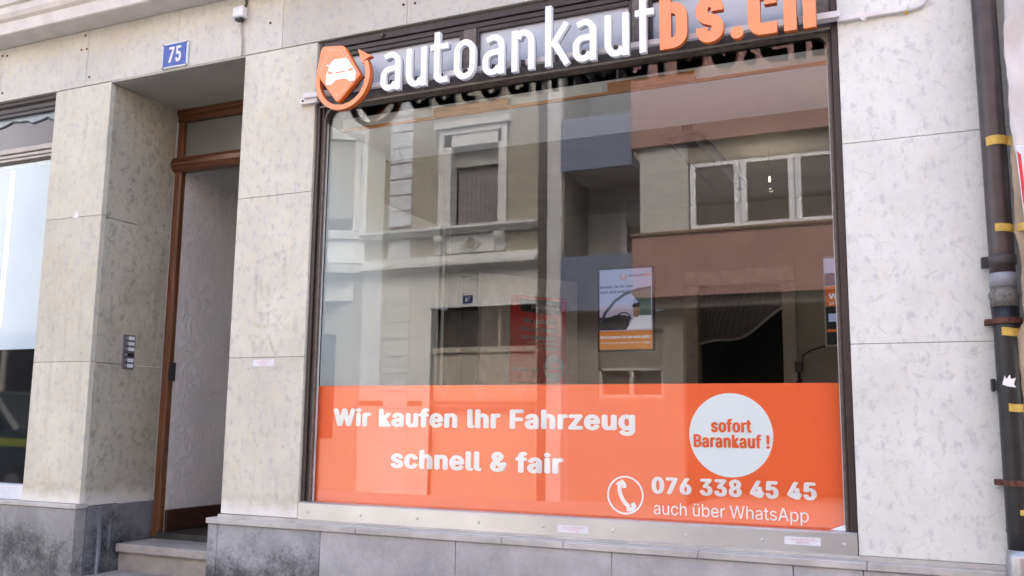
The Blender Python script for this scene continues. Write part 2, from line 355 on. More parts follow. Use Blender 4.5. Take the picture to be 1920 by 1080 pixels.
FONT = None
try:
    fp = os.path.join(bpy.utils.resource_path('LOCAL'), 'datafiles', 'fonts', 'Inter.woff2')
    if os.path.exists(fp): FONT = bpy.data.fonts.load(fp)
except Exception: FONT = None
def _text(body, off=0., shear=0.):
    c = bpy.data.curves.new('lettering', 'FONT'); c.body = body; c.offset = 0; c.shear = shear
    if FONT: c.font = FONT
    c.space_character = 1.0 + (0.10 if off >= .004 else 0)
    c.resolution_u = 4
    o = bpy.data.objects.new('lettering', c); COL.objects.link(o)
    dg = bpy.context.evaluated_depsgraph_get(); me = bpy.data.meshes.new_from_object(o.evaluated_get(dg))
    bpy.data.objects.remove(o); bpy.data.curves.remove(c)
    return me
CAP = {}
def lettering(body, x0, x1, zb, cap, y, mat, parent, bold=0., name='lettering', flip=False, depth=0., fn=None):
    """flat print: text fitted between x0 and x1 with its baseline at zb and capital height cap"""
    me = _text(body, min(bold, .004))
    if bold not in CAP:
        h = _text('H', min(bold, .004)); CAP[bold] = (min(v.co.y for v in h.vertices), max(v.co.y for v in h.vertices))
    h0, h1 = CAP[bold]
    xs = [v.co.x for v in me.vertices]; a, b = min(xs), max(xs); sx = (x1 - x0) / (b - a); sz = cap / (h1 - h0)
    org = parent['_o'] if parent is not None else (0, 0, 0)
    for v in me.vertices:
        X = (v.co.x - a) * sx; Z = zb + (v.co.y - h0) * sz
        if fn: p = fn(x0 + X, Z)
        elif flip: p = (x1 - X, y, Z)
        else: p = (x0 + X, y, Z)
        v.co = Vector(p) - Vector(org)
    if bold > .004:   # heavier weight: the same outline again, shifted by a hair and set a hair deeper
        e = cap * bold * 2.75; dep = Vector((0, .0004, 0)) if not flip else Vector((0, -.0004, 0))
        vs = [v.co.copy() for v in me.vertices]; fs = [tuple(p.vertices) for p in me.polygons]; V = []; Fs = []
        for k in range(9):
            dx, dz = (0, 0) if k == 0 else (math.cos(k * math.pi / 4), math.sin(k * math.pi / 4))
            if fn: sh = Vector(fn(x0 + dx * e, zb + dz * e * .8)) - Vector(fn(x0, zb)) + (Vector(fn(0, 0)) - Vector(fn(0, 0)))
            else: sh = Vector((dx * e * 1.2, 0, dz * e * .62))
            n0 = len(V); V += [tuple(p + sh + dep * k) for p in vs]; Fs += [tuple(i + n0 for i in f) for f in fs]
        bpy.data.meshes.remove(me); me = bpy.data.meshes.new(name); me.from_pydata(V, [], Fs)
    # every facet a hair off its neighbours: outlines that cross inside a glyph never share one plane
    V = []; Fs = []
    for i, p in enumerate(me.polygons):
        hair = ((i * 7) % 11) * .00003 * (-1 if flip else 1); n0 = len(V)
        V += [tuple(me.vertices[j].co + Vector((0, hair, 0))) for j in p.vertices]; Fs.append(tuple(range(n0, len(V))))
    bpy.data.meshes.remove(me); me = bpy.data.meshes.new(name); me.from_pydata(V, [], Fs)
    me.materials.clear(); me.materials.append(MT[mat] if isinstance(mat, str) else mat)
    me.name = name
    if depth:
        bm = bmesh.new(); bm.from_mesh(me)
        r = bmesh.ops.extrude_face_region(bm, geom=bm.faces[:])
        bmesh.ops.translate(bm, verts=[e for e in r['geom'] if isinstance(e, bmesh.types.BMVert)], vec=(0, depth, 0))
        bm.to_mesh(me); bm.free()
    o = bpy.data.objects.new(name, me); COL.objects.link(o); o.parent = parent; o['_o'] = org
    return o

# ================================================================== SETTING
kind(MB().box(-60, 60, -9.6, -2.2, -.3, 0).build('road', 'asphalt'), 'structure')
kind(MB().box(-60, 60, -2.05, 14, -.3, .12).build('pavement', 'pave'), 'structure')
kind(MB().box(-60, 60, -2.2, -2.05, -.3, .124).build('kerb', 'kerb', bevel=.015), 'structure')
kind(MB().box(-60, 60, -30, -9.75, -.3, .12).build('far_pavement', 'pave'), 'structure')
kind(MB().box(-60, 60, -9.75, -9.6, -.3, .124).build('far_kerb', 'kerb', bevel=.015), 'structure')

# ================================================================== SHOP BUILDING
B = thing('shop_building', (-2, 0, 0), 'pale limestone clad shop front with big brown framed window and open doorway', 'building')
def slab(x0, x1, z0, z1, mat, y0=0., y1=.04, name='stone_slab'):
    g_ = .0011
    return MB().box(x0 + g_, x1 - g_, y0, y1, z0 + g_, z1 - g_).build(name, mat, B, bevel=.002)
XP = (-5.378, -4.860, -3.740, -3.202, -.314, .75)
# backing behind the joints
MB().box(XP[0] + .012, XP[1] - .012, .012, .5, 0, 3.8).box(XP[2] + .012, XP[3] - .012, .012, .5, 0, 3.8).box(XP[4] + .012, 2.5, .012, .5, 0, 3.8)\
  .box(-9, 2.5, .012, .07, 3.812, 4.6).build('wall_core', 'joint', B)
Z = (1.058, 1.945, 2.897, 3.800)
for i in range(3):
    slab(XP[0], XP[1], Z[i], Z[i + 1], 'stone_l')
    slab(XP[2], XP[3], Z[i], Z[i + 1], 'stone_m')
for z0, z1 in ((1.058, 1.946), (1.946, 2.842), (2.842, 3.80)): slab(XP[4], XP[5], z0, z1, 'stone_r')
for z0, z1 in ((1.058, 1.946), (1.946, 2.842), (2.842, 3.80)): slab(XP[5], 2.5, z0, z1, 'stone_r')
# slabs of the opening edges beside the shop window and the neighbour window
for z0, z1 in zip(Z[:-1], Z[1:]):
    slab(XP[3] - .03, XP[3] - .0005, z0, z1, 'stone_m', .042, .10)
    slab(XP[4] + .0005, XP[4] + .03, z0, z1, 'stone_r', .042, .10)
    slab(XP[0] + .0005, XP[0] + .03, z0, z1, 'stone_l', .042, .12)
# lintel course
lx = [-8.6, -6.8, -5.954, -5.103, -4.298, -3.465, -2.596, -1.73, -.86, -.02, .8, 2.5]
for a, b in zip(lx[:-1], lx[1:]): slab(a, b, 3.803, 4.2, 'stone_top' if a < -.5 else 'stone_r')
for a, b in zip(lx[:-1], lx[1:]): slab(a, b, 4.2, 4.6, 'stone_top')
# door recess: reveals, soffit
for z0, z1 in ((1.042, 1.94), (1.94, 2.888), (2.888, 3.79)):
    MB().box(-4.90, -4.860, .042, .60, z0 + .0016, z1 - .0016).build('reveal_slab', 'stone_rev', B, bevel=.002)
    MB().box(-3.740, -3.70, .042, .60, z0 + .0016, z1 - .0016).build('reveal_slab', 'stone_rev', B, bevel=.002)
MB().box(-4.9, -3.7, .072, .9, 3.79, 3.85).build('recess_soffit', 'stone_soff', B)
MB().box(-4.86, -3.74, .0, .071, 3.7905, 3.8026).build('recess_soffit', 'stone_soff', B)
# cornice over the left half (runs over the whole front)
c = MB().sweep([(.0, 4.2), (-.17, 4.2), (-.178, 4.207), (-.178, 4.285), (-.20, 4.300), (-.215, 4.33), (-.215, 4.375), (-.235, 4.385), (-.235, 4.44), (0, 4.47)], -9, 2.5)
c.build('cornice', 'cornice', B)
MB().sweep([(0, 4.472), (-.26, 4.442), (-.26, 4.462), (0, 4.50)], -9, 2.5).build('cornice_flashing', 'roofsheet', B)
# unseen upper storeys, a plain mass added to make the light plausible
MB().box(-14, 10, .02, 8, 4.6, 8.6).build('upper_wall', 'cornice', B)
up = random.Random(2)
for k in range(5):
    for fl in range(1):
        x = -8.2 + k * 2.1; z = 5.6 + fl * 2.7
        wv = MB().box(x - .52, x + .52, -.02, .019, z, z + 1.6).build('window', 'b_white', B)
        MB().box(x - .44, x - .03, -.026, -.0205, z + .08, z + 1.52).box(x + .03, x + .44, -.026, -.0205, z + .08, z + 1.52).build('pane', 'pane_dk', wv)
MB().box(-14, -8.6, .02, .5, 0, 4.6).build('side_wall', 'stone_top', B); MB().box(2.5, 10, .02, .5, 0, 4.6).build('side_wall', 'stone_top', B)
# ---- plinth
pj = [-3.785, -3.713, -3.012, -2.197, -1.384, -.576, -.296, .75, 2.5]
pm = ['pl_mid', 'pl_mid', 'pl_light', 'pl_light', 'pl_light', 'pl_light', 'pl_light', 'pl_light']
for a, b, q in zip(pj[:-1], pj[1:], pm): MB().box(a + .0016, b - .0016, -.047, .06, 0.0, 1.006).build('plinth_block', q, B, bevel=.002)
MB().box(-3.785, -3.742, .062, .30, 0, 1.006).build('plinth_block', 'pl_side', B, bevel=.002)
MB().box(-3.70, 2.4, .062, .3, 0, 1.0).build('plinth_core', 'joint', B)
lj = [-3.79, -2.78, -1.94, -1.62, -.98, -.28, .5, 2.5]
for a, b in zip(lj[:-1], lj[1:]): MB().box(a + .001, b - .001, -.062, .05, 1.008, 1.0385).build('ledge_stone', 'ledge', B, bevel=.003)
MB().box(-3.74, 2.5, -.02, .05, 1.039, 1.0575).build('bedding_strip', 'ledge', B)
MB().box(XP[2], XP[3], -.004, .04, 1.0395, 1.0575).build('bedding_strip', 'stone_m', B)
for a, b in ((-8.6, -6.9), (-6.9, -5.72), (-5.72, -4.861)): MB().box(a + .0016, b - .0016, -.024, .06, 0, 1.028).build('plinth_block', 'pl_dark', B, bevel=.002)
MB().box(-8.5, -4.95, .062, .3, 0, 1.0).build('plinth_core', 'joint', B)
for a, b in ((-8.6, -5.9), (-5.9, -4.85)): MB().box(a + .001, b - .001, -.034, .06, 1.030, 1.0565).build('ledge_stone', 'ledge', B, bevel=.003)
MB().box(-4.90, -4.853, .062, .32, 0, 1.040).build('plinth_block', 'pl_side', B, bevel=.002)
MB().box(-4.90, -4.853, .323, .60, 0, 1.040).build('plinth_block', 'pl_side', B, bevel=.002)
# ---- steps
def step(y0, zt, th=.055, xr=-3.79):
    MB().box(-4.852, xr, y0, y0 + .36, zt - th, zt).build('step_tread', 'step', B, bevel=.008)
    MB().box(-4.852, xr, y0 + .035, y0 + .30, zt - .17, zt - th - .001).build('step_riser', 'step', B)
step(.295, .790); step(.03, .620); 
MB().box(-5.3, -3.2, -.235, -.05, .395, .45).build('step_tread', 'step', B, bevel=.008)
MB().box(-5.28, -3.22, -.20, -.05, .12, .394).build('step_riser', 'step', B)
MB().box(-5.45, -3.05, -.50, -.237, .12, .28).build('step_tread', 'step', B, bevel=.008)
MB().box(-4.84, -3.8, .34, 1.2, .12, .615).build('step_core', 'joint', B)
# ---- hallway behind the door
MB().box(-5.35, -4.862, .30, .65, .2, 3.9).box(-5.35, -4.800, .651, 2.3, .80, 3.9).build('hallway_wall', 'plaster', B)  # first box is unseen, added to block a light leak beside the reveal
MB().box(-3.735, -3.70, .66, 2.25, .80, 3.9).build('hallway_wall', 'plaster', B)
MB().box(-4.95, -3.6, 2.25, 2.3, .80, 3.9).build('hallway_wall', 'room_b', B)
MB().box(-4.95, -3.6, .62, 2.3, 3.82, 3.9).build('hallway_ceiling', 'plaster', B)
MB().box(-4.95, -3.74, .602, 2.3, .70, .832).build('hallway_floor', 'tile', B)
MB().box(-4.7995, -4.778, .652, 2.25, .832, .975).build('skirting_board', 'wood_dk', B, bevel=.004)
# ---- handrail starting on the hallway wall
MB().tube([(-4.765, 1.265, 1.438), (-4.765, 1.29, 1.44), (-4.765, 2.1, 1.60)], [.020, .026, .024], 12).build('handrail', 'wood', B, smooth=True)
# ---- door frame
D = MB().box(-4.858, -4.806, .60, .640, .80, 3.335).box(-3.80, -3.742, .60, .68, .80, 3.335).build('door_frame', 'wood', B, bevel=.006)
MB().box(-4.8055, -4.797, .606, .650, .834, 3.335).build('frame_rebate', 'wood', D, bevel=.003)
MB().box(-4.858, -4.806, .61, .66, 3.43, 3.70).build('transom_jamb', 'wood', D, bevel=.004); MB().box(-3.80, -3.742, .61, .68, 3.43, 3.70).build('transom_jamb', 'wood', D, bevel=.004)
MB().sweep([(.575, 3.345), (.56, 3.37), (.56, 3.40), (.58, 3.428), (.655, 3.43), (.655, 3.33), (.59, 3.33)], -4.885, -3.742).build('transom_bar', 'wood_h', D)
MB().box(-4.858, -3.742, .60, .68, 3.70, 3.789).box(-4.858, -3.742, .588, .6, 3.745, 3.789).build('head_rail', 'wood_h', D, bevel=.004)
MB().box(-4.806, -3.80, .64, .648, 3.43, 3.70).build('transom_pane', simple('transom pane', (.17, .17, .16), .12, var=.1, scale=3), D)
MB().box(-4.797, -4.788, .604, .660, 1.85, 1.975).build('lock_strike', 'lampd', D)
# ================================================================== SHOP WINDOW
W = MB()
X0, X1 = -3.1985, -.3145
# outer frame: left and right stiles in three steps, head, transom
def ringx(mb, x0, x1, z0, z1, wd, y0, y1):
    mb.box(x0, x0 + wd, y0, y1, z0, z1); mb.box(x1 - wd, x1, y0, y1, z0, z1)
W.box(X0, X0 + .022, .018, .10, 1.148, 3.798).box(X0 + .0225, X0 + .040, .034, .10, 1.148, 3.40)
W.box(X1 - .030, X1, .018, .10, 1.148, 3.798).box(X1 - .042, X1 - .0305, .034, .10, 1.148, 3.40)
W.box(X0 + .023, X1 - .031, .022, .10, 3.755, 3.798).box(X0 + .0235, X1 - .0315, .034, .10, 3.725, 3.754)
F = W.build('window_frame', 'frame', B, bevel=.003)
T = MB().sweep([(.030, 3.402), (.024, 3.408), (.024, 3.455), (.045, 3.462), (.10, 3.462), (.10, 3.398), (.05, 3.394)], X0 + .0235, X1 - .0315)
T.build('transom_rail', 'frame_l', F)
MB().sweep([(.022, 3.395), (.013, 3.398), (.013, 3.404), (.022, 3.407), (.03, 3.40)], X0 + .024, X1 - .032).build('transom_bead', simple('bead metal', (.30, .27, .22), .35, metal=.3), F)
for a, b in ((-2.25, -2.172), (-1.292, -1.205)):
    MB().box(a, b, .030, .10, 3.463, 3.724).build('mullion', 'frame_l', F, bevel=.003)
MB().box(-.44, X1 - .0315, .030, .10, 3.463, 3.724).build('mullion', 'frame_l', F, bevel=.003)
# vent sashes in the transom
for a, b in ((X0 + .024, -2.251), (-2.171, -1.293), (-1.204, -.441)):
    mb = MB(); t_ = .018 if a < -2.2 and b < -2.2 else .012
    mb.box(a, a + t_, .04, .09, 3.463, 3.724).box(b - t_ * 1.6, b, .04, .09, 3.463, 3.724).box(a + t_, b - t_ * 1.6, .04, .09, 3.700, 3.724).box(a + t_, b - t_ * 1.6, .04, .09, 3.463, 3.472)
    sh = mb.build('transom_sash', 'frame', F, bevel=.002)
    MB().box(a + t_, b - t_ * 1.6, .06, .066, 3.472, 3.700).build('frosted_pane', 'frost', sh)
# big pane with its rounded upper corners
gx0, gx1, gz0, gz1, gr = X0 + .041, X1 - .0425, 1.10, 3.397, .075
def rounded(x0, x1, z0, z1, r, k=8):
    p = [(x0, z0), (x1, z0)]
    p += [(x1 - r + r * math.cos(a), z1 - r + r * math.sin(a)) for a in [math.pi / 2 * i / k for i in range(k + 1)]]
    p += [(x0 + r + r * math.cos(a), z1 - r + r * math.sin(a)) for a in [math.pi / 2 + math.pi / 2 * i / k for i in range(k + 1)]]
    return p
P_ = MB().box(gx0, gx1, .067, .073, gz0, gz1).build('window_pane', 'glass', B)
# corner fillets and bead following the rounded opening
for sx in (0, 1):
    pts = []
    cx = gx1 - gr if sx else gx0 + gr
    for i in range(9):
        a = math.pi / 2 * i / 8
        pts.append((cx + (gr * math.cos(a) if sx else -gr * math.cos(a)), gz1 - gr + gr * math.sin(a)))
    corner = (gx1 + .001, gz1 + .004) if sx else (gx0 - .001, gz1 + .004)
    MB().prism(pts + [corner], .045, .067).build('corner_fillet', 'frame_l' if sx else 'frame', F)
path = [(gx1 - .004, 1.15)] + [(gx1 - .004 - gr + gr * math.cos(a), gz1 - gr + gr * math.sin(a)) for a in [math.pi / 2 * i / 8 for i in range(9)]] + [(gx0 + .004 + gr - gr * math.sin(a), gz1 - gr + gr * math.cos(a)) for a in [math.pi / 2 * i / 8 for i in range(9)]] + [(gx0 + .004, 1.15)]
MB().ribbon(path, .010, .036, .067).build('glazing_bead', 'frame_l', F)
MB().ribbon([(gx1 - .012, 1.15), (gx1 - .012, 3.31)], .005, .056, .067).build('window_seal', 'seal', F)
MB().ribbon([(gx0 + .011, 1.15), (gx0 + .011, 3.31)], .004, .056, .067).build('window_seal', 'seal', F)
# small vent cap on the head
MB().tube([(-2.765, .02, 3.775), (-2.765, .003, 3.772)], [.014, .010], 10).build('vent_cap', 'frame_l', F, smooth=True)
# metal sill strip
AL = MB().sweep([(.060, 1.150), (.004, 1.150), (-.004, 1.144), (-.006, 1.052), (-.030, 1.043), (-.030, 1.0388), (.04, 1.0388), (.06, 1.06)], X0 + .002, X1 - .002).build('metal_sill', 'alu', B)
for x, z in ((-3.13, 1.098), (-2.789, 1.098), (-2.444, 1.098), (-2.092, 1.098), (-1.744, 1.098), (-1.391, 1.098), (-1.045, 1.098), (-.707, 1.099), (-.37, 1.100)):
    MB().tube([(x, -.004, z), (x, -.0085, z), (x, -.011, z)], [.008, .007, .003], 10).build('rivet', MT['steel2'], AL, smooth=True)
MB().add([(X1 - .115, .0665, 1.151), (X1 - .036, .0665, 1.151), (X1 - .036, .0665, 1.185), (X1 - .115, .055, 1.151), (X1 - .036, .035, 1.151), (X1 - .036, .050, 1.182)], [(0, 1, 2), (3, 5, 4), (0, 3, 4, 1), (1, 4, 5, 2), (0, 2, 5, 3)]).build('torn_corner_seal', 'enamel', B)

# ================================================================== NEIGHBOUR WINDOW (left)
NW = MB().box(-8.6, -5.38, .05, .12, 3.70, 3.80).sweep([(.03, 3.775), (.05, 3.76), (.05, 3.80), (.03, 3.80)], -8.6, -5.38).sweep([(.045, 3.725), (.06, 3.715), (.06, 3.73), (.05, 3.735)], -8.6, -5.38).build('neighbour_window_frame', 'frame', B)
MB().box(-8.6, -5.378, .084, .09, 3.465, 3.70).build('upper_pane', 'film_dk', NW)
jag = [(-8.6, 3.66), (-7.9, 3.672), (-7.2, 3.65), (-6.6, 3.668), (-6.2, 3.63), (-6.002, 3.645), (-5.937, 3.660), (-5.895, 3.675), (-5.811, 3.662), (-5.76, 3.664), (-5.729, 3.657), (-5.689, 3.639), (-5.62, 3.649), (-5.568, 3.658), (-5.543, 3.667), (-5.497, 3.640), (-5.44, 3.636), (-5.38, 3.64)]
MB().prism(jag + [(-5.38, 3.70), (-8.6, 3.70)], .078, .0835).build('painted_reflection', simple('painted pane reflection', (.25, .31, .36), .15), NW)  # squiggly reflection in the upper pane, put into a pale shape
MB().ribbon(jag, .010, .074, .0775).build('reflection_line', 'black', NW)  # black outline of that painted reflection
for k, (z0, z1, yo) in enumerate(((3.428, 3.464, .05), (3.398, 3.420, .056), (3.374, 3.392, .060))):
    MB().box(-8.6, -5.379, yo, .10, z0, z1).build('frame_rail', simple('cream frame rail', (.46, .42, .37), .5), NW, bevel=.003)
MB().box(-8.6, -5.379, .075, .11, 3.36, 3.464).build('frame_gap', 'frame', NW)
MB().box(-8.6, -5.378, .090, .096, 2.045, 3.359).build('frosted_pane', 'film', NW)
for x in (-5.885, -6.7, -7.5):
    MB().box(x, x + .055, .0885, .0897, 2.2, 3.32).build('pale_strip', simple('pale pane strip', (.80, .90, .94), .2), NW)  # pale upright strips laid over the frosted pane
MB().box(-8.6, -5.378, .0885, .0897, 3.325, 3.358).build('pale_strip', simple('pale head strip', (.62, .74, .76), .2), NW)
MB().box(-8.6, -5.378, .090, .096, 1.155, 2.043).build('dark_pane', 'pane_dk', NW)
MB().box(-8.6, -5.379, .03, .12, 1.0575, 1.154).build('white_sill', 'enamel', NW, bevel=.004)
MB().box(-8.6, -5.39, .10, .14, 1.06, 3.7).build('window_backing', 'dark', B)

# ================================================================== INTERIOR (structure)
def room(name, mb, mat, bevel=0): return kind(mb.build(name, mat, None, bevel), 'structure')
room('display_niche_wall', MB().box(-3.28, -3.205, .102, .78, .9, 3.335), 'room_w')
room('display_niche_wall', MB().box(-.345, -.24, .102, .95, .9, 3.335), 'room_w')
room('display_niche_ceiling', MB().box(-3.34, -.24, .30, .95, 3.338, 3.42), 'room_c')
room('niche_void', MB().box(-3.34, -.24, .952, 1.0, 3.42, 3.9).box(-3.34, -.24, .105, .95, 3.80, 3.86).box(-3.34, -3.29, .105, .95, 3.336, 3.8), 'dark')
room('room_wall_left', MB().box(-4.59, -4.56, 2.35, 4.2, .2, 3.62).box(-4.56, -3.66, 2.32, 2.35, .2, 3.62), 'room_b')
room('room_side_wall_lower', MB().box(-3.66, -3.60, .80, 2.35, .2, 3.17), 'room_w')
room('room_side_wall_upper', MB().box(-3.66, -3.62, .80, 2.35, 3.171, 3.62), 'room_b')
room('room_return_wall', MB().box(-3.66, -3.30, .72, .78, .2, 3.62), 'room_w')
room('bounce_shelf', MB().box(-3.28, -.24, .10, .78, 1.04, 1.08), 'room_c')  # unseen white shelf, added to bounce daylight up to the niche ceiling
room('room_wall_back', MB().box(-4.56, -4.56 + .10, 4.2, 4.3, .2, 3.62).box(-4.17, -1.935, 4.2, 4.3, .2, 3.62).box(-1.185, 2.0, 4.2, 4.3, .2, 3.62).box(-4.46, -4.17, 4.2, 4.3, 3.09, 3.62).box(-1.935, -1.185, 4.2, 4.3, 2.86, 3.62), 'room_b')
room('room_wall_right', MB().box(1.6, 1.65, .5, 4.2, .2, 3.62), 'room_b')
room('room_wall_front', MB().box(-.24, 1.6, .52, .6, .2, 3.62), 'room_b')
room('room_ceiling', MB().box(-4.6, 1.65, 1.0, 4.3, 3.62, 3.7), 'room_b')
room('room_floor', MB().box(-4.6, 1.65, .1, 6, .1, .2), 'room_f')
room('back_room', MB().box(-7, 3, 5.6, 5.7, .1, 3.7).box(-7, 3, 4.3, 5.6, 3.62, 3.7).box(-7, -6.9, 4.3, 5.6, .1, 3.62).box(2.9, 3, 4.3, 5.6, .1, 3.62), 'dark')
dfr = MB().box(-2.063, -1.937, 4.165, 4.199, .2, 2.86).box(-1.183, -1.063, 4.165, 4.199, .2, 2.86).box(-2.063, -1.063, 4.165, 4.199, 2.862, 3.00).build('inner_door_frame', simple('inner door frame paint', (.44, .39, .33), .6), None, bevel=.006)
kind(dfr, 'structure')
# timber on the niche ceiling edge
t = thing('timber_battens', (-1.8, .28, 3.35), 'orange raw timber edging along the ceiling edge inside the shop window', 'timber')
MB().box(-3.33, -.36, .284, .2985, 3.336, 3.352).build('edge_batten', 'wood_raw', t)
for a, b in ((-2.56, -2.09), (-1.50, -1.03)): MB().box(a, b, .262, .2835, 3.338, 3.393).build('batten', 'wood_raw', t, bevel=.002)
# leaning white partition with the red poster
pa, pb = Vector((-3.64, 3.11)), Vector((-3.04, 3.96)); pd_ = (pb - pa).normalized(); pn = Vector((pd_.y, -pd_.x))
q = [pa, pb, pb - pn * .06, pa - pn * .06]
tag(MB().plan([tuple(v) for v in q], .2, 2.92).build('partition_panel', simple('pale partition', (.60, .58, .53), .8)), 'pale free standing partition panel carrying the red poster', 'partition')
def onpart(s_, z_, off=.004):
    p = pa + pd_ * s_ + pn * off; return (p.x, p.y, z_)
RP = thing('red_poster', onpart(.5, 2.0, .004), 'red poster with dark header and white round badge on the partition', 'poster')
def pposter(name, s0, s1, z0, z1, off, mat):
    a, b, c_, d_ = onpart(s0, z0, off), onpart(s1, z0, off), onpart(s1, z1, off), onpart(s0, z1, off)
    e = [onpart(s, z, off - .003) for s, z in ((s0, z0), (s1, z0), (s1, z1), (s0, z1))]
    return MB().add([a, b, c_, d_] + e, [(0, 1, 2, 3), (7, 6, 5, 4), (0, 4, 5, 1), (1, 5, 6, 2), (2, 6, 7, 3), (3, 7, 4, 0)]).build(name, mat, RP)
s0, s1, zb, zt = .30, .915, 1.945, 2.745
pposter('poster_sheet', s0, s1, zb, zt, .005, 'poster_red')
pposter('poster_header', s0 + .11, s1 - .07, zt - .15, zt - .03, .009, 'poster_gray')
fnp = lambda x, z: onpart(x, z, .013)
lettering('autoankaufbs.ch', s0 + .22, s1 - .09, zt - .115, .045, 0, 'poster_txt', RP, .02, fn=fnp)
for k, tx in enumerate(('Wir kaufen Ihr', 'Fahrzeug schnell', 'und unkompliziert')): lettering(tx, s0 + .12 + .02 * (k == 0), s1 - .12, zt - .25 - k * .075, .04, 0, 'poster_txt', RP, .02, fn=fnp)
for k, tx in enumerate(('schnell und fair', 'kostenlose Abholung')): lettering(tx, s0 + .18, s1 - .10, zt - .44 - k * .045, .022, 0, 'poster_txt', RP, fn=fnp)
lettering('076 338 45 45', s0 + .03, s0 + .30, zb + .11, .025, 0, 'poster_txt', RP, .03, fn=fnp)
cs = s0 + .475
pts = [onpart(cs + .115 * math.cos(a), zb + .145 + .125 * math.sin(a), .011) for a in [2 * math.pi * i / 28 for i in range(28)]]
MB().add(pts, [tuple(range(28))]).build('round_badge', 'poster_txt', RP)
lettering('sofort', cs - .055, cs + .055, zb + .155, .035, 0, 'poster_red', RP, .03, fn=lambda x, z: onpart(x, z, .014))
lettering('Barankauf', cs - .09, cs + .09, zb + .105, .035, 0, 'poster_red', RP, .03, fn=lambda x, z: onpart(x, z, .014))
# backlit car poster on the back wall
YB = 4.2
CP = thing('car_poster', (-2.62, 4.16, 2.29), 'backlit poster of a driver at the wheel over an orange band', 'poster')
x0, x1, z0, z1 = -2.883, -2.365, 2.285, 3.055
MB().box(x0 - .02, x1 + .02, 4.162, 4.197, z0 - .02, z1 + .02).build('poster_frame', 'lampd', CP, bevel=.004)
MB().box(x0, x1, 4.158, 4.1615, z0 + .175, z1).build('poster_sky', 'p_sky2', CP)
MB().box(x0, x1, 4.1555, 4.1575, z0 + .42, z1).build('poster_upper_sky', 'p_sky', CP)
MB().box(x0, x1, 4.152, 4.1615, z0, z0 + .175).build('poster_band', 'p_orange', CP)
pp = lambda u, v_: (x0 + (x1 - x0) * u, z0 + (z1 - z0) * v_)
MB().prism([pp(.0, .24), pp(0, .40), pp(.18, .40), pp(.34, .43), pp(.5, .42), pp(.60, .40), pp(.55, .24)], 4.150, 4.152).build('dashboard_print', 'p_dark', CP)
MB().ribbon([pp(.02, .33), pp(.12, .46), pp(.3, .60), pp(.5, .685), pp(.75, .735), pp(.99, .75)], .028, 4.147, 4.150).build('roof_print', 'p_car', CP)
MB().prism([pp(.6, .70), pp(.99, .74), pp(.99, .40), pp(.74, .40), pp(.78, .55)], 4.1455, 4.1468).build('seat_print', 'p_seat', CP)
MB().prism([pp(.52, .24), pp(.70, .41), pp(.99, .41), pp(.99, .25)], 4.1435, 4.1452).build('door_print', 'p_white', CP)
MB().prism([pp(.66, .40), pp(.65, .50), pp(.70, .545), pp(.77, .54), pp(.78, .43), pp(.74, .385)], 4.142, 4.1433).build('face_print', 'p_skin', CP)
MB().prism([pp(.62, .52), pp(.66, .56), pp(.76, .57), pp(.80, .53), pp(.78, .505)], 4.140, 4.1418).build('cap_print', 'p_dark', CP)
MB().ribbon([(pp(.47, .40)[0] + .075 * math.cos(a), pp(.47, .36)[1] + .072 * math.sin(a)) for a in [math.pi * i / 10 for i in range(11)]], .012, 4.140, 4.1435).build('steering_wheel_print', 'p_dark', CP)
MB().ribbon([(pp(.46, .91)[0] + .028 * math.cos(a), pp(.46, .91)[1] + .028 * math.sin(a)) for a in [math.pi * (.7 + 1.5 * i / 12) for i in range(13)]], .009, 4.150, 4.1545).build('logo_print', 'p_or2', CP)
lettering('autoankauf', pp(.56, 0)[0], pp(.84, 0)[0], pp(0, .90)[1], .028, 4.154, 'p_dark', CP, .01)
lettering('bs.ch', pp(.85, 0)[0], pp(.97, 0)[0], pp(0, .90)[1], .028, 4.154, 'p_or2', CP, .03)
lettering('Konnten Sie Ihr Auto', pp(.02, 0)[0], pp(.64, 0)[0], pp(0, .765)[1], .028, 4.154, 'p_navy', CP, .03)
lettering('noch nicht verkaufen ?', pp(.02, 0)[0], pp(.70, 0)[0], pp(0, .70)[1], .028, 4.154, 'p_navy', CP, .03)
lettering('Dann kommen Sie uns noch nicht !', pp(.02, 0)[0], pp(.98, 0)[0], pp(0, .135)[1], .026, 4.150, 'p_white', CP, .03)
lettering('Wir sind Ihr Auto Ankauf Partner Nr. 1 in Basel', pp(.02, 0)[0], pp(.98, 0)[0], pp(0, .07)[1], .018, 4.150, 'p_white', CP, .01)
# right poster, mostly hidden by the frame
SP = thing('side_poster', (-.6, 4.16, 2.29), 'poster with orange band cut off by the right window frame', 'poster')
x0, x1, z0, z1 = -.81, -.28, 2.285, 3.04
MB().box(x0 - .015, x1 + .02, 4.162, 4.197, z0 - .015, z1 + .02).build('poster_frame', 'a_trim', SP, bevel=.004)
MB().box(x0, x1, 4.1565, 4.1615, z0, z0 + .33).build('poster_photo', 'p_dark', SP)
MB().box(x0, x1, 4.1565, 4.1615, z0 + .335, z0 + .51).build('poster_band', 'p_or2', SP)
MB().box(x0, x1, 4.1565, 4.1615, z0 + .515, z1 - .13).build('poster_photo', 'p_navy', SP)
MB().box(x0, x1, 4.1565, 4.1615, z1 - .128, z1).build('poster_top', 'p_sky', SP)
MB().box(x0, x1, 4.154, 4.156, z0 + .11, z0 + .135).build('poster_stripe', 'p_or2', SP)
lettering('Wir kaufen', x0 + .03, x1 - .05, z0 + .40, .045, 4.154, 'p_white', SP, .02)
lettering('persönlich', x0 + .035, x1 - .1, z0 + .35, .025, 4.154, 'p_white', SP, .01)
MB().box(x0 + .02, x0 + .09, 4.154, 4.156, z0 + .20, z0 + .27).build('poster_inset', 'p_sky', SP)
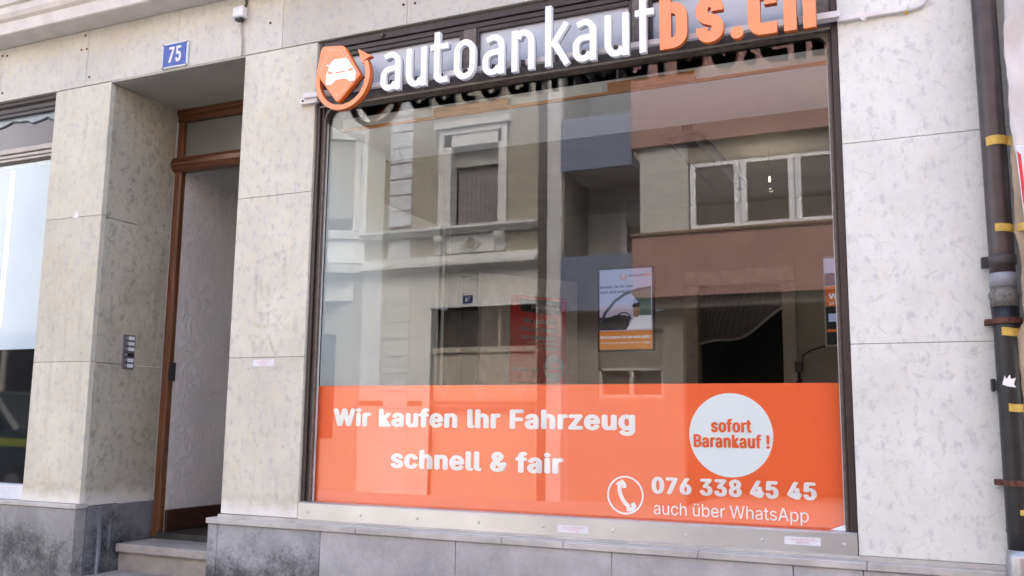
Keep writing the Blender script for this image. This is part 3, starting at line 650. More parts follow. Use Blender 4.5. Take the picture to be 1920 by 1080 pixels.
# power cable and adapter
PC = thing('power_adapter', (-1.05, 4.19, 2.1), 'black power adapter hanging on its cable beside the doorway', 'adapter')
MB().tube([(-.83, 4.19, 2.28), (-.95, 4.185, 2.24), (-1.02, 4.185, 2.20), (-1.035, 4.185, 2.10)], .006, 6).build('cable', 'black', PC, smooth=True)
MB().box(-1.085, -1.02, 4.14, 4.195, 2.05, 2.145).build('adapter_body', 'black', PC, bevel=.006)
MB().tube([(-1.05, 4.185, 2.05), (-1.052, 4.185, 2.0), (-1.04, 4.18, 1.97), (-1.09, 4.17, 1.955)], [.005, .006, .022, .012], 8).build('plug', 'black', PC, smooth=True)
# sheer curtain gathered in the inner doorway
cv = MB(); NX, NZ = 110, 12
for i in range(NX + 1):
    u = i / NX; ub = u ** 1.9
    zb_ = 2.325 + .30 * ub ** 2.2 + .02 * math.sin(ub * 9); xb = -1.93 + .74 * ub; xt = -1.93 + .74 * u
    for j in range(NZ + 1):
        v_ = j / NZ
        cv.v.append((xt + (xb - xt) * v_ ** .8, 4.235 + .022 * math.sin(u * 88) * (.5 + .5 * v_), 2.855 + (zb_ - 2.855) * v_))
for i in range(NX):
    for j in range(NZ):
        a = i * (NZ + 1) + j; cv.f.append((a, a + NZ + 1, a + NZ + 2, a + 1))
mt = NT('sheer voile', .8); mt.col((.40, .37, .34))
mt.b.inputs['Alpha'].default_value = .42
tag(cv.build('sheer_curtain', mt.m, smooth=True), 'sheer curtain swept to one side in the dark inner doorway', 'curtain')
MB_c = MB().tube([(-1.93 + .74 * u, 4.228, 2.325 + .30 * u ** 2.2 + .02 * math.sin(u * 9)) for u in [i / 24 for i in range(25)]], .012, 6)
tag(MB_c.build('curtain_hem', simple('voile hem', (.40, .37, .34), .8), smooth=True), 'pale hem along the lower edge of the swept curtain', 'curtain')
# small lit bulb hanging inside, as the photo shows
LB = thing('hanging_bulb', (-1.022, 2.6, 3.62), 'tiny lit bulb hanging behind the upper right of the shop window', 'lamp')
MB().tube([(-1.022, 2.6, 3.62), (-1.022, 2.6, 3.42)], .0012, 6).build('flex', 'black', LB)
MB().tube([(-1.022, 2.6, 3.415), (-1.022, 2.6, 3.40), (-1.022, 2.6, 3.385), (-1.022, 2.6, 3.375)], [.003, .007, .007, .002], 10).build('bulb', 'bulb', LB, smooth=True)
pl_ = bpy.data.lights.new('bulb_light', 'POINT'); pl_.energy = .35; pl_.color = (1, .88, .72); pl_.shadow_soft_size = .03
plo = bpy.data.objects.new('bulb_light', pl_); COL.objects.link(plo); plo.location = (0, 0, -.30); plo.parent = LB
# ceiling lamp
L = thing('ceiling_lamp', (-1.31, 1.25, 3.62), 'dark dish lamp with an angled arm under the shop ceiling', 'lamp')
MB().tube([(-1.31, 1.25, 3.62), (-1.31, 1.25, 3.37)], .035, 12).build('stem', 'lampd', L, smooth=True)
MB().tube([(-1.31, 1.25, 3.40), (-1.31, 1.25, 3.37), (-1.31, 1.25, 3.345), (-1.31, 1.25, 3.325)], [.02, .08, .135, .14], 24).build('dish', 'lampd', L, smooth=True)
MB().tube([(-1.25, 1.24, 3.35), (-1.16, 1.2, 3.25), (-.99, 1.15, 3.02)], [.03, .035, .03], 12).build('arm', simple('grey lamp arm', (.16, .15, .14), .5), L, smooth=True)
MB().tube([(-.99, 1.15, 3.02), (-.965, 1.14, 2.985)], .036, 12).build('arm_tip', 'lampd', L, smooth=True)
MB().tube([(-1.43, 1.22, 3.33), (-1.14, 1.2, 3.0)], .006, 6).build('tie_rod', 'lampd', L)

# ================================================================== BANNER ON THE WINDOW
BN = thing('window_banner', (-1.76, .076, 1.1), 'orange banner film across the lower shop window with white lettering', 'banner')
MB().box(gx0 + .001, gx1 - .002, .0815, .084, 1.105, 1.784).build('banner_film', 'vinyl', BN)
yl = .0762
lettering('Wir kaufen lhr Fahrzeug', -3.034, -1.314, 1.566, .088, yl, 'white_vinyl', BN, .032)
lettering('schnell & fair', -2.655, -1.683, 1.349, .090, yl, 'white_vinyl', BN, .032)
lettering('076 338 45 45', -1.220, -.490, 1.274, .070, yl, 'white_vinyl', BN, .030)
lettering('auch über WhatsApp', -1.217, -.520, 1.176, .056, yl, 'white_vinyl', BN, .0)
cc = (-.853, 1.548)
MB().disc(cc[0], .0800, cc[1], .191, .0012, 64).build('badge_disc', 'circle', BN)
lettering('sofort', -.938, -.761, 1.562, .056, .0758, 'vinyl', BN, .020)
lettering('Barankauf !', -1.020, -.682, 1.492, .056, .0758, 'vinyl', BN, .020)
pc = (-1.357, 1.257)
MB().ribbon([(pc[0] + .086 * math.cos(a), pc[1] + .086 * math.sin(a)) for a in [2 * math.pi * i / 48 for i in range(48)]], .0085, .0795, .081, True).build('phone_ring', 'white_vinyl', BN)
hs = [(pc[0] + .145 * math.cos(a) + .112, pc[1] + .02 + .115 * math.sin(a)) for a in [math.radians(v) for v in range(152, 232, 8)]]
ph = MB().ribbon([(-1.383, 1.308), (-1.386, 1.285), (-1.382, 1.262), (-1.372, 1.240), (-1.358, 1.220), (-1.338, 1.203)], .019, .0795, .081)
ph.ribbon([(-1.398, 1.303), (-1.372, 1.318), (-1.362, 1.306), (-1.360, 1.290)], .020, .0785, .081)
ph.ribbon([(-1.350, 1.192), (-1.322, 1.192), (-1.314, 1.206), (-1.320, 1.222)], .020, .0785, .081)
ph.build('phone_handset', 'white_vinyl', BN)

# ================================================================== STICKERS
def sticker(x, z, w_, h_, y, label, lift=0):
    s = thing('sticker', (x, y, z), label, 'sticker', 'small white notices with red print')
    MB().box(x - w_ / 2, x + w_ / 2, y, y + .0008, z - h_ / 2, z + h_ / 2).build('paper', 'enamel', s)
    pinkp = simple('faded red print', (.75, .28, .28), .6)
    lettering('VELOS ABSTELLEN', x - w_ * .34, x + w_ * .34, z + h_ * .08, h_ * .24, y - .0006, pinkp, s)
    lettering('VERBOTEN', x - w_ * .18, x + w_ * .18, z - h_ * .30, h_ * .24, y - .0006, pinkp, s)
sticker(-1.590, 1.094, .155, .034, -.0068, 'white notice with red print on the metal sill, middle of the window')
sticker(-.540, 1.104, .150, .034, -.0068, 'white notice with red print on the metal sill at its right end')
sticker(-3.486, 1.914, .150, .038, -.0012, 'white notice with red print on the stone pillar beside the door')

# ================================================================== FRONT SIGN
SG = thing('shop_sign', (-2.94, -.05, 3.42), 'raised white and orange letters on a rail with a round car emblem', 'sign')
tilt = lambda x: -.0082 * (x + 2.7)
MB().box(-3.252, -.30, -.052, -.026, 3.420 + .018, 3.420 + .048).build('mounting_rail', 'rail', SG, bevel=.002)
rl = SG.children[0]
for v in rl.data.vertices: v.co.z += tilt(v.co.x - 2.94) * 1.0 + .002
MB().box(-3.29, -3.17, -.030, -.003, 3.418, 3.452).build('rail_bracket', 'rail', SG, bevel=.002)
MB().tube([(-3.268, -.030, 3.436), (-3.268, -.034, 3.436)], .007, 8).build('bracket_bolt', 'black', SG)
MB().box(-.40, -.30, -.026, -.003, 3.418, 3.452).build('rail_bracket', 'rail', SG, bevel=.002)
YF, YK = -.110, -.080
def arc(cx, cz, rx, rz, a0, a1, k=7):
    return [(cx + rx * math.cos(math.radians(a0 + (a1 - a0) * i / k)), cz + rz * math.sin(math.radians(a0 + (a1 - a0) * i / k))) for i in range(k + 1)]
def glyph(ch, x, w_, h_, s_, asc):
    """centre lines of one letter, each a (points, closed) pair; x is the left edge, h_ the x-height"""
    l, r, b, t = x + s_ / 2, x + w_ - s_ / 2, s_ / 2, h_ - s_ / 2
    cx = (l + r) / 2; rx = (r - l) / 2; rz = min(rx * 1.15, (t - b) / 2)
    if ch == 'a':
        return [([(l + .008, t - .012)] + arc(cx, t - rz * .9, rx, rz * .9, 105, 0)[0:] + [(r, 0)], 0),
                ([(r - s_ / 2, h_ * .565), (cx, h_ * .56)] + arc(l + rx * .9, h_ * .56 - rz * .75, rx * .9, rz * .75, 95, 180, 5) + arc(l + rx * .9, b + rz * .7, rx * .9, rz * .7, 180, 270, 5) + [(r - s_ * .9, b + .006), (r - s_ / 2, b + .028)], 0)]
    if ch == 'u': return [([(l, h_), (l, b + rz)] + arc(cx, b + rz, rx, rz, 180, 290, 7) + [(r - s_ / 2, b + rz * .55)], 0), ([(r, h_), (r, 0)], 0)]
    if ch == 'n': return [([(l, 0), (l, h_)], 0), ([(l + s_ / 2, t - rz * .55)] + arc(cx, t - rz, rx, rz, 110, 0, 7) + [(r, 0)], 0)]
    if ch == 't':
        l2 = x + w_ * .36; return [([(l2, h_ * 1.30)] + arc(l2 + .034, b + .034, .034, .034, 180, 280, 5) + [(x + w_, b + .002)], 0), ([(x, h_ - s_ * .5), (x + w_, h_ - s_ * .5)], 0)]
    if ch == 'f':
        l2 = x + w_ * .38; return [([(l2, 0)] + arc(l2 + .045, asc - s_ / 2 - .045, .045, .045, 180, 90, 5) + [(x + w_, asc - s_ / 2)], 0), ([(x, h_ - s_ * .5), (x + w_ * .92, h_ - s_ * .5)], 0)]
    if ch == 'o': return [(arc(cx, t - rz, rx, rz, 0, 180, 10) + arc(cx, b + rz, rx, rz, 180, 360, 10), 1)]
    if ch == 'k': return [([(l, 0), (l, asc)], 0), ([(x + w_ - s_ * .45, h_), (l + s_ * .55, h_ * .47)], 0), ([(l + s_ * .95, h_ * .56), (x + w_ - s_ * .35, 0)], 0)]
    if ch == 'b': return [([(l, s_ * .2), (l, asc)], 0), ([(l + s_ / 2, t)] + arc(r - .045, t - .045, .045, .045, 90, 0, 5) + arc(r - .045, b + .045, .045, .045, 0, -90, 5) + [(l - s_ / 2, b)], 0)]
    if ch == 's':
        k = .036
        return [([(r, h_ * .66)] + arc(r - k, t - k, k, k, 0, 90, 4) + arc(l + k, t - k, k, k, 90, 180, 4) + arc(l + k, h_ * .62 + k * .3, k, k, 180, 240, 4) + arc(r - k, h_ * .38 - k * .3, k, k, 60, 0, 4) + arc(r - k, b + k, k, k, 0, -90, 4) + arc(l + k, b + k, k, k, 270, 180, 4) + [(l, h_ * .34)], 0)]
    if ch == 'c':
        k = .036; return [([(r, h_ * .62), (r, t - k)] + arc(r - k, t - k, k, k, 0, 90, 5) + arc(l + k, t - k, k, k, 90, 180, 5) + arc(l + k, b + k, k, k, 180, 270, 5) + [(x + w_, b)], 0)]
    if ch == 'h': return [([(l, 0), (l, asc)], 0), ([(l + s_ / 2, t)] + arc(r - .05, t - .05, .05, .05, 90, 0, 5) + [(r, 0)], 0)]
SP_ = [('a', -2.688, .126), ('u', -2.526, .126), ('t', -2.374, .106), ('o', -2.231, .126), ('a', -2.063, .126), ('n', -1.895, .126), ('k', -1.708, .132), ('a', -1.559, .124), ('u', -1.391, .124), ('f', -1.236, .104),
       ('b', -1.112, .134), ('s', -.935, .128), ('.', -.774, .058), ('c', -.694, .130), ('h', -.534, .140)]
for i, (ch, x, w_) in enumerate(SP_):
    bold = i >= 10; s_ = .056 if bold else .0335
    zb = 3.383 + tilt(x); mb = MB(); hx = .232 if bold else .222
    if ch == '.':
        mb.disc(x + .029, YF, zb + .03, .030, YK - YF, 24)
    else:
        for j, (pts, cl) in enumerate(glyph(ch, x, w_, hx, s_, .325 if not bold else .34)):
            mb.ribbon([(a, b + zb) for a, b in pts], s_, YF + .0013 * j, YK - .0013 * j, bool(cl))
    o = mb.build('letter', 'orange' if bold else 'white', SG, bevel=.0012)
    kb = MB()
    if ch == '.': kb.disc(x + .029, YK + .0005, zb + .03, .029, .004, 24)
    else:
        for j, (pts, cl) in enumerate(glyph(ch, x, w_, hx, s_, .325 if not bold else .34)): kb.ribbon([(a, b + zb) for a, b in pts], s_ * .96, YK + .0005 + .001 * j, YK + .006, bool(cl))
    kb.build('letter_back', 'black', o)
    if bold: # edges in darker orange, their shade put into the colour
        o.data.materials.append(MT['orange_shade'])
        for p in o.data.polygons:
            if abs(p.normal.y) < .3: p.material_index = 1
    MB().box(x + w_ * .3, x + w_ * .3 + .016, YK + .0065, -.0525, zb + .045, zb + .075).build('spacer', 'lampd', SG)
# emblem
EM = MB().prism([(-3.090, 3.680), (-3.081, 3.698), (-3.067, 3.705), (-2.945, 3.690), (-2.932, 3.684), (-2.922, 3.672), (-2.822, 3.512), (-2.812, 3.498), (-2.945, 3.366), (-2.958, 3.358), (-2.973, 3.366), (-3.112, 3.545), (-3.114, 3.561)], YF - .012, YK).build('emblem_plate', 'orange', SG, bevel=.006)
car = [(-3.043, 3.471), (-3.041, 3.530), (-3.034, 3.551), (-3.018, 3.585), (-3.009, 3.600), (-2.989, 3.613), (-2.912, 3.611), (-2.896, 3.598), (-2.872, 3.560), (-2.856, 3.543), (-2.842, 3.515), (-2.846, 3.469), (-2.884, 3.468), (-2.898, 3.483), (-2.926, 3.490), (-2.976, 3.488), (-2.994, 3.472), (-3.010, 3.464)]
ye = YF - .0135
MB().prism(car, ye, YF - .0122).build('car_silhouette', 'white', EM)
MB().prism([(-3.049, 3.586), (-3.028, 3.588), (-3.023, 3.573)], ye, YF - .0122).build('car_mirror', 'white', EM)
for q in ([(-3.034, 3.551), (-2.996, 3.534), (-3.0, 3.526), (-3.026, 3.532)], [(-2.897, 3.530), (-2.889, 3.541), (-2.861, 3.545), (-2.859, 3.536), (-2.878, 3.528)], [(-2.978, 3.533), (-2.913, 3.535), (-2.908, 3.529), (-2.978, 3.527)]):
    MB().prism(q, ye - .0012, ye - .0001).build('car_light', 'orange', EM)
pale = simple('pale orange line', (.95, .48, .30), .4)
for q in ([(-3.045, 3.676), (-2.952, 3.662), (-2.85, 3.512)], [(-3.034, 3.648), (-3.085, 3.560)], [(-2.993, 3.422), (-2.958, 3.392), (-2.912, 3.430)]):
    MB().ribbon(q, .004, YF - .0128, YF - .0122).build('emblem_line', pale, EM)
rc, rr = (-2.938, 3.500), .168
RB = MB().prism([(-3.088, 3.678), (-3.067, 3.700), (-2.935, 3.685), (-2.825, 3.512), (-2.815, 3.498), (-2.958, 3.362), (-3.110, 3.555)], YK + .001, YK + .008).build('emblem_back', 'black', SG)
ring = [(rc[0] + rr * math.cos(a), rc[1] + rr * 1.02 * math.sin(a)) for a in [math.radians(v) for v in range(-195, 33, 6)]]
MB().ribbon(ring, .029, YF - .004, YK).build('emblem_ring', 'orange', SG, bevel=.001)
MB().prism([(-2.842, 3.657), (-2.748, 3.600), (-2.785, 3.588), (-2.808, 3.564)], YF - .004, YK).build('ring_arrow', 'orange', SG, bevel=.001)
for o in [c_ for c_ in SG.children if c_.name.startswith(('emblem_ring', 'ring_arrow', 'emblem_plate'))]:
    o.data.materials.append(MT['orange_shade'])  # side faces in darker orange, shade put into the colour
    for p in o.data.polygons:
        if abs(p.normal.y) < .3: p.material_index = 1
MB().ribbon(ring, .027, YK + .001, YK + .006).build('ring_back', 'black', SG)
# cable conduit from the sign to the right
CC = thing('cable_conduit', (-.1, -.02, 3.43), 'thin white cable conduit leading right from the sign', 'conduit')
MB().box(-.312, -.02, -.028, -.003, 3.408, 3.430).build('trunking', 'rail', CC, bevel=.003)
MB().tube([(-.02, -.014, 3.418), (.02, -.014, 3.420), (.045, -.014, 3.432), (.06, -.014, 3.46), (.062, -.014, 3.8)], .010, 10).build('bend', 'rail', CC, smooth=True)
MB().tube([(-.21, -.03, 3.404), (-.20, -.034, 3.392), (-.19, -.03, 3.404)], .007, 8).build('cable_clip', 'rail', CC)
MB().tube([(-.025, -.02, 3.402), (-.022, -.026, 3.396)], .009, 8).build('brass_clip', 'tape', CC)
# ================================================================== NUMBER PLATE 75
NP = thing('house_number_plate', (-4.306, 0, 3.893), 'blue enamel house number 75 with white rim above the doorway', 'house number')
MB().prism([(-4.412, 3.808), (-4.198, 3.808), (-4.196, 3.972), (-4.410, 3.976)], -.014, -.001).build('plate_rim', 'enamel', NP, bevel=.003)
MB().box(-4.401, -4.208, -.0155, -.0145, 3.818, 3.966).build('plate_face', 'blue', NP)
lettering('75', -4.352, -4.256, 3.842, .100, -.0168, 'enamel', NP, .03, 'numerals')
for x, z in ((-4.404, 3.814), (-4.205, 3.814), (-4.404, 3.968), (-4.203, 3.966)): MB().disc(x, -.017, z, .005, .003, 8).build('screw', 'lampd', NP)
# ================================================================== JUNCTION BOX + CABLE
JB = thing('junction_box', (-3.775, 0, 4.06), 'small white junction box with a grey cable running down above the door', 'junction box')
MB().box(-3.815, -3.735, -.055, -.002, 4.035, 4.105).build('box_body', 'enamel', JB, bevel=.006)
MB().box(-3.80, -3.75, -.05, -.012, 4.018, 4.034).build('cable_gland', 'lampd', JB, bevel=.003)
MB().tube([(-3.775, -.012, 4.02), (-3.772, -.012, 3.95), (-3.762, -.012, 3.9), (-3.758, -.012, 3.80)], .006, 8).build('cable', simple('grey cable', (.45, .42, .38), .6), JB, smooth=True)
MB().tube([(-3.76, -.012, 4.10), (-3.745, -.012, 4.13), (-3.75, -.012, 4.2)], .007, 8).build('cable_top', 'lampd', JB, smooth=True)
# old screw holes of removed signs
for k, (x, z) in enumerate(((-5.165, 4.068), (-5.115, 4.066), (-5.136, 4.165), (-5.962, 4.150), (-5.91, 4.143), (-5.924, 3.866), (-2.60 - .02, 3.925), (-2.545, 3.92), (-5.07, 3.86), (-3.56, 3.98))):
    MB().disc(x, -.004, z, .008, .0038, 8).build('rusty_plug', 'rust', B)
# ================================================================== DOORBELL PANEL (on the reveal at x = -4.86)
DB = thing('doorbell_panel', (-4.86, .30, 2.025), 'grey doorbell panel with six name tags on the door reveal', 'doorbell')
MB().box(-4.8585, -4.848, .248, .345, 1.915, 2.138).build('panel_plate', simple('grey anodised plate', (.18, .17, .19), .4, metal=.4), DB, bevel=.002)
for k in range(6):
    zc = 2.1165 - k * .0365
    MB().box(-4.8475, -4.844, .284, .335, zc - .0115, zc + .0115).build('name_tag', 'black' if k == 3 else 'enamel', DB, bevel=.001)
    MB().tube([(-4.848, .268, zc), (-4.838, .268, zc)], [.008, .0065], 10).build('bell_button', 'steel', DB, smooth=True)
# faded graffiti ghost on the middle pillar
gm = NT('faded graffiti tone', .7); gm.col((.60, .49, .34)); gm.b.inputs['Specular IOR Level'].default_value = .1
gm.set(gm.b.inputs['Alpha'], gm.math('MULTIPLY', gm.ramp(gm.noise(22, detail=6, rough=.7), .34, .66), .10))
GR = thing('faded_graffiti', (-3.48, 0, 2.3), 'faded tan graffiti scrawl on the stone pillar left of the shop window', 'graffiti')
for k, q in enumerate(([(-3.575, 2.50), (-3.42, 2.545), (-3.37, 2.56), (-3.375, 2.28)], [(-3.57, 2.48), (-3.565, 2.22), (-3.50, 2.19), (-3.40, 2.22)], [(-3.535, 2.42), (-3.525, 2.29), (-3.475, 2.28), (-3.47, 2.40)], [(-3.60, 2.16), (-3.52, 2.12), (-3.36, 2.14)], [(-3.60, 2.08), (-3.55, 1.99), (-3.46, 2.06), (-3.40, 1.96), (-3.36, 2.05)])):
    MB().ribbon(q, .024, -.0012 - .0004 * k, -.0002 - .0004 * k).build('stroke', gm.m, GR)
# paper scrap and chips on the stone
tag(MB().prism([(-5.115, 2.895), (-5.068, 2.893), (-5.072, 2.93), (-5.085, 2.925), (-5.09, 2.945), (-5.10, 2.92)][::-1], -.0016, -.0004).build('paper_scrap', 'enamel'), 'torn paper scrap stuck on the left stone pillar', 'paper')

# ================================================================== DOWNPIPE
DP = thing('downpipe', (.282, -.075, 0), 'brown and black cast iron downpipe beside the pale stone pillar', 'downpipe')
px, py = .282, -.075
MB().tube([(px - .01, py, 5.2), (px - .008, py, 3.6), (px - .002, py, 2.8), (px, py, 2.3), (px, py, 2.205)], .0475, 24).build('upper_pipe', 'pipe_b', DP, smooth=True)
MB().tube([(px, py, 2.285), (px, py, 2.28), (px, py, 2.25), (px, py, 2.245)], [.050, .054, .054, .050], 24).build('collar', simple('dark collar', (.055, .05, .05), .5), DP, smooth=True)
MB().box(px - .075, px - .045, py - .01, py + .06, 2.243, 2.282).build('collar_lug', 'pipe_k', DP, bevel=.003)
MB().tube([(px, py, 2.212), (px, py, 2.155)], .0505, 24).build('grey_sleeve', 'pipe_g', DP, smooth=True)
MB().tube([(px, py, 2.156), (px, py, 2.14), (px, py, 2.13), (px, py, 2.115), (px, py, 2.105), (px, py, 2.075)], [.048, .050, .057, .057, .053, .052], 24).build('putty_joint', 'putty', DP, smooth=True)
MB().tube([(px, py, 2.078), (px + .002, py, 1.95), (px + .005, py, 1.2), (px + .006, py, 1.12)], [.051, .049, .050, .050], 24).build('lower_pipe', 'pipe_k', DP, smooth=True)
for zc in (2.018, 1.383):
    b_ = MB().tube([(px + .003, py, zc + .011), (px + .003, py, zc - .011)], .056, 24).build('rusty_clamp', 'rust', DP)
    MB().box(px - .075, px - .048, py - .012, py + .07, zc - .010, zc + .010).build('clamp_lug', 'rust', b_)
MB().box(px - .066, px - .05, py + .0, py + .07, 1.74, 1.79).build('wall_bracket', 'pipe_k', DP, bevel=.003)
MB().tube([(px + .005, py, 1.205), (px + .005, py, 1.197)], .0525, 24).build('ring_bead', 'pipe_k', DP)
MB().tube([(px + .006, py, 1.13), (px + .006, py, 1.10), (px + .006, py, 1.0), (px + .006, py, 0)], [.052, .060, .062, .062], 24).build('foot_pipe', 'steel', DP, smooth=True)
tag(MB().prism([(.252, 1.765), (.262, 1.80), (.268, 1.785), (.280, 1.803), (.284, 1.785), (.300, 1.79), (.292, 1.765), (.30, 1.752), (.27, 1.757)], py - .0525, py - .0505).build('torn_label', 'white_vinyl'), 'torn white label scrap stuck on the black lower pipe', 'label')
tls = ['on the brown upper pipe, highest strip', 'on the brown pipe just above the collar', 'below the upper rusty clamp of the pipe', 'on the black pipe beside the cardboard', 'on the black pipe near its foot']
for k, (z, xa, xb, th) in enumerate(((2.755, .250, .40, .020), (2.392, .262, .385, .017), (1.973, .262, .375, .017), (1.676, .270, .40, .016), (1.283, .285, .40, .017))):
    mb = MB(); N_ = 10
    a0 = math.acos(max(-1, min(1, (xa - px) / .052)))
    pts = [(px + .0525 * math.cos(a), py - .0525 * math.sin(a)) for a in [a0 + (.42 - a0) * i / N_ for i in range(N_ + 1)]] + [(xb - .02, -.150), (xb + .02, -.170)]
    for i, (x, y) in enumerate(pts):
        dz = .003 * math.sin(i * .35 + k)
        mb.v += [(x, y, z - th + dz), (x, y, z + th * (.9 if k != 4 or i > 2 else .2) + dz)]
    for i in range(len(pts) - 1): mb.f.append((2 * i, 2 * i + 2, 2 * i + 3, 2 * i + 1))
    tag(mb.build('tape_strip', 'tape', smooth=True), 'yellow tape strip ' + tls[k], 'tape', 'yellow tape strips on the downpipe')

# ================================================================== WRAPPED SITE PROTECTION (far right)
left = [(.345, 5.0), (.345, 3.336), (.336, 3.106), (.337, 2.881), (.345, 2.724), (.350, 2.592)]
def sheet(edge, xr, yc, amp, seed, nu=26, nv=90, z1=5., z0=.12):
    rr_ = random.Random(seed); ph_ = [rr_.uniform(0, 6) for _ in range(6)]
    mb = MB()
    def ex(z):
        for (xa, za), (xb, zb2) in zip(edge[:-1], edge[1:]):
            if zb2 <= z <= za: return xb + (xa - xb) * (z - zb2) / (za - zb2)
        return edge[-1][0] if z < edge[-1][1] else edge[0][0]
    for j in range(nv + 1):
        z = z1 + (z0 - z1) * j / nv
        for i in range(nu + 1):
            u = i / nu; x = ex(z) + .003 * math.sin(z * 17 + ph_[0]) + .002 * math.sin(z * 61 + ph_[4]) + (xr - ex(z)) * u
            y = yc + amp * (math.sin(z * 7 + x * 21 + ph_[1]) + .6 * math.sin(x * 55 + z * 3 + ph_[2]) + .5 * math.sin(z * 23 - x * 30 + ph_[3])) + .05 * (1 - u) ** 3
            mb.v.append((x, y, z))
    for j in range(nv):
        for i in range(nu):
            a = j * (nu + 1) + i; mb.f.append((a, a + nu + 1, a + nu + 2, a + 1))
    return mb
ps = sheet([(.345, 5.), (.345, 3.336), (.338, 3.1), (.336, 2.88), (.343, 2.72), (.352, 2.6), (.372, 2.4)], 1.1, -.20, .018, 3, z0=2.30).build('plastic_sheet', 'plastic', smooth=True)
tag(ps, 'crumpled milky plastic sheet over the cardboard right of the downpipe', 'plastic sheet')
md = ps.modifiers.new('thickness', 'SOLIDIFY'); md.thickness = .003
cdx = sheet([(.338, 2.76), (.338, 2.6), (.330, 2.40), (.336, 2.35), (.352, 2.27), (.338, 2.10), (.345, 2.03), (.318, 1.958), (.316, 1.85), (.318, 1.765), (.320, 1.60), (.332, 1.5), (.345, 1.4), (.345, 1.2), (.352, .12)], 1.1, -.16, .004, 5, nv=120, z1=2.76).build('cardboard_sheet', 'card', smooth=True)
tag(cdx, 'brown cardboard sheet with torn edge right of the downpipe', 'cardboard')
md = cdx.modifiers.new('thickness', 'SOLIDIFY'); md.thickness = .006
BR = thing('barrier_board', (.6, -.22, 2.37), 'white board with red stripes leaning over the cardboard at right edge', 'barrier')
MB().prism([(.345, 2.70), (1.0, 2.66), (1.0, 1.9), (.372, 1.96), (.362, 2.36)], -.215, -.200).build('board', 'enamel', BR, bevel=.003)
for q in ([(.350, 2.675), (.362, 2.66), (.372, 2.40), (.362, 2.385)], [(.376, 2.60), (.41, 2.57), (.415, 2.42), (.380, 2.40)], [(.362, 2.38), (.395, 2.395), (.39, 2.29), (.368, 2.30)], [(.45, 2.65), (.52, 2.65), (.60, 2.3), (.53, 2.3)], [(.66, 2.65), (.74, 2.65), (.82, 2.3), (.74, 2.3)]):
    MB().prism(q, -.2175, -.2155).build('red_stripe', 'red', BR)

# ================================================================== ACROSS THE STREET (seen mirrored in the window)
YA = -12.06
def F_(mb, x0, x1, d0, d1, z0, z1): return mb.box(x0, x1, YA + d0, YA + d1, z0, z1)
A = thing('town_house', (-11, YA, 0), 'ochre grey town house with pale quoins mirrored in the left of the window', 'building')
wl = MB()
for a, b, z0, z1 in ((-10.95, -9.12, 4.9, 9), (-7.60, -6.88, 4.9, 9), (-9.12, -7.60, 7.45, 9), (-9.12, -7.60, 4.9, 5.45)): F_(wl, a, b, -.3, 0, z0, z1)
F_(wl, -10.95, -6.88, -.3, 0, 9.0, 10.2)
F_(wl, -22, -10.95, -.3, 0, 0, 10.2)
wl.build('render_wall', 'a_wall', A)
gl_ = MB()
for a, b, z0, z1 in ((-10.95, -9.25, 0, 4.62), (-6.93, -6.88, 0, 4.62), (-9.25, -6.93, 3.98, 4.62)): F_(gl_, a, b, -.3, .03, z0, z1)
gl_.build('ground_floor_wall', 'a_low', A)
F_(MB(), -9.5, -6.8, -1.2, -1.1, 0, 9).build('inner_wall', 'dark', A)
qz = [5.62 + .345 * k for k in range(10)]
for za, zb in zip(qz[:-1], qz[1:]): F_(MB(), -10.33, -9.80, .0, .05, za + .014, zb - .014).build('quoin_block', 'a_quoin', A)
F_(MB(), -10.325, -9.805, .0, .03, 5.6, 8.7).build('quoin_joint', 'a_joint', A)
F_(MB(), -10.33, -9.80, .0, .05, 4.95, 5.34).build('quoin_block', 'a_quoin', A)
for k in range(12):
    zt_ = 4.30 - k * .355
    F_(MB(), -10.32, -9.76, .03, .07, max(.1, zt_ - .335), zt_).build('quoin_block', 'a_trim', A)
# string courses
MB().sweep([(YA, 5.36), (YA + .10, 5.38), (YA + .16, 5.44), (YA + .22, 5.46), (YA + .22, 5.52), (YA, 5.56)], -10.95, -6.88).build('sill_course', 'a_trim', A)
MB().sweep([(YA, 4.60), (YA + .10, 4.62), (YA + .14, 4.68), (YA + .24, 4.70), (YA + .24, 4.78), (YA + .08, 4.82), (YA + .08, 4.93), (YA, 4.95)], -10.95, -6.88).build('string_course', 'a_trim', A)
MB().box(-10.95, -6.88, YA - .001, YA + .05, 1.9, 1.98).build('plinth_course', 'b_sill', A)
# main window
wf = MB(); F_(wf, -9.12, -8.86, -.22, .06, 5.54, 7.52); F_(wf, -7.78, -7.60, -.22, .06, 5.54, 7.52); F_(wf, -9.12, -7.60, -.22, .06, 7.22, 7.52)
wn = wf.build('window', 'a_trim', A)
fr = MB(); F_(fr, -9.14, -9.02, .062, .09, 5.54, 7.60); F_(fr, -7.70, -7.58, .062, .09, 5.54, 7.60); F_(fr, -9.02, -7.70, .062, .09, 7.48, 7.60); F_(fr, -9.22, -7.50, .0, .15, 7.61, 7.74)
fr.build('window_surround', 'a_trim', wn)
for k in range(8): F_(MB(), -8.86, -7.78, -.19, -.165, 6.83 + k * .05, 6.872 + k * .05).build('shutter_slat', 'a_slat', wn)
cu = MB(); k_ = 40
for i in range(k_ + 1):
    x = -8.84 + 1.04 * i / k_; y = YA - .26 + .03 * math.sin(i * 1.57)
    cu.v += [(x, y, 5.5), (x, y, 7.2)]
for i in range(k_): cu.f.append((2 * i, 2 * i + 2, 2 * i + 3, 2 * i + 1))
cu.build('curtain', 'a_curt', wn)
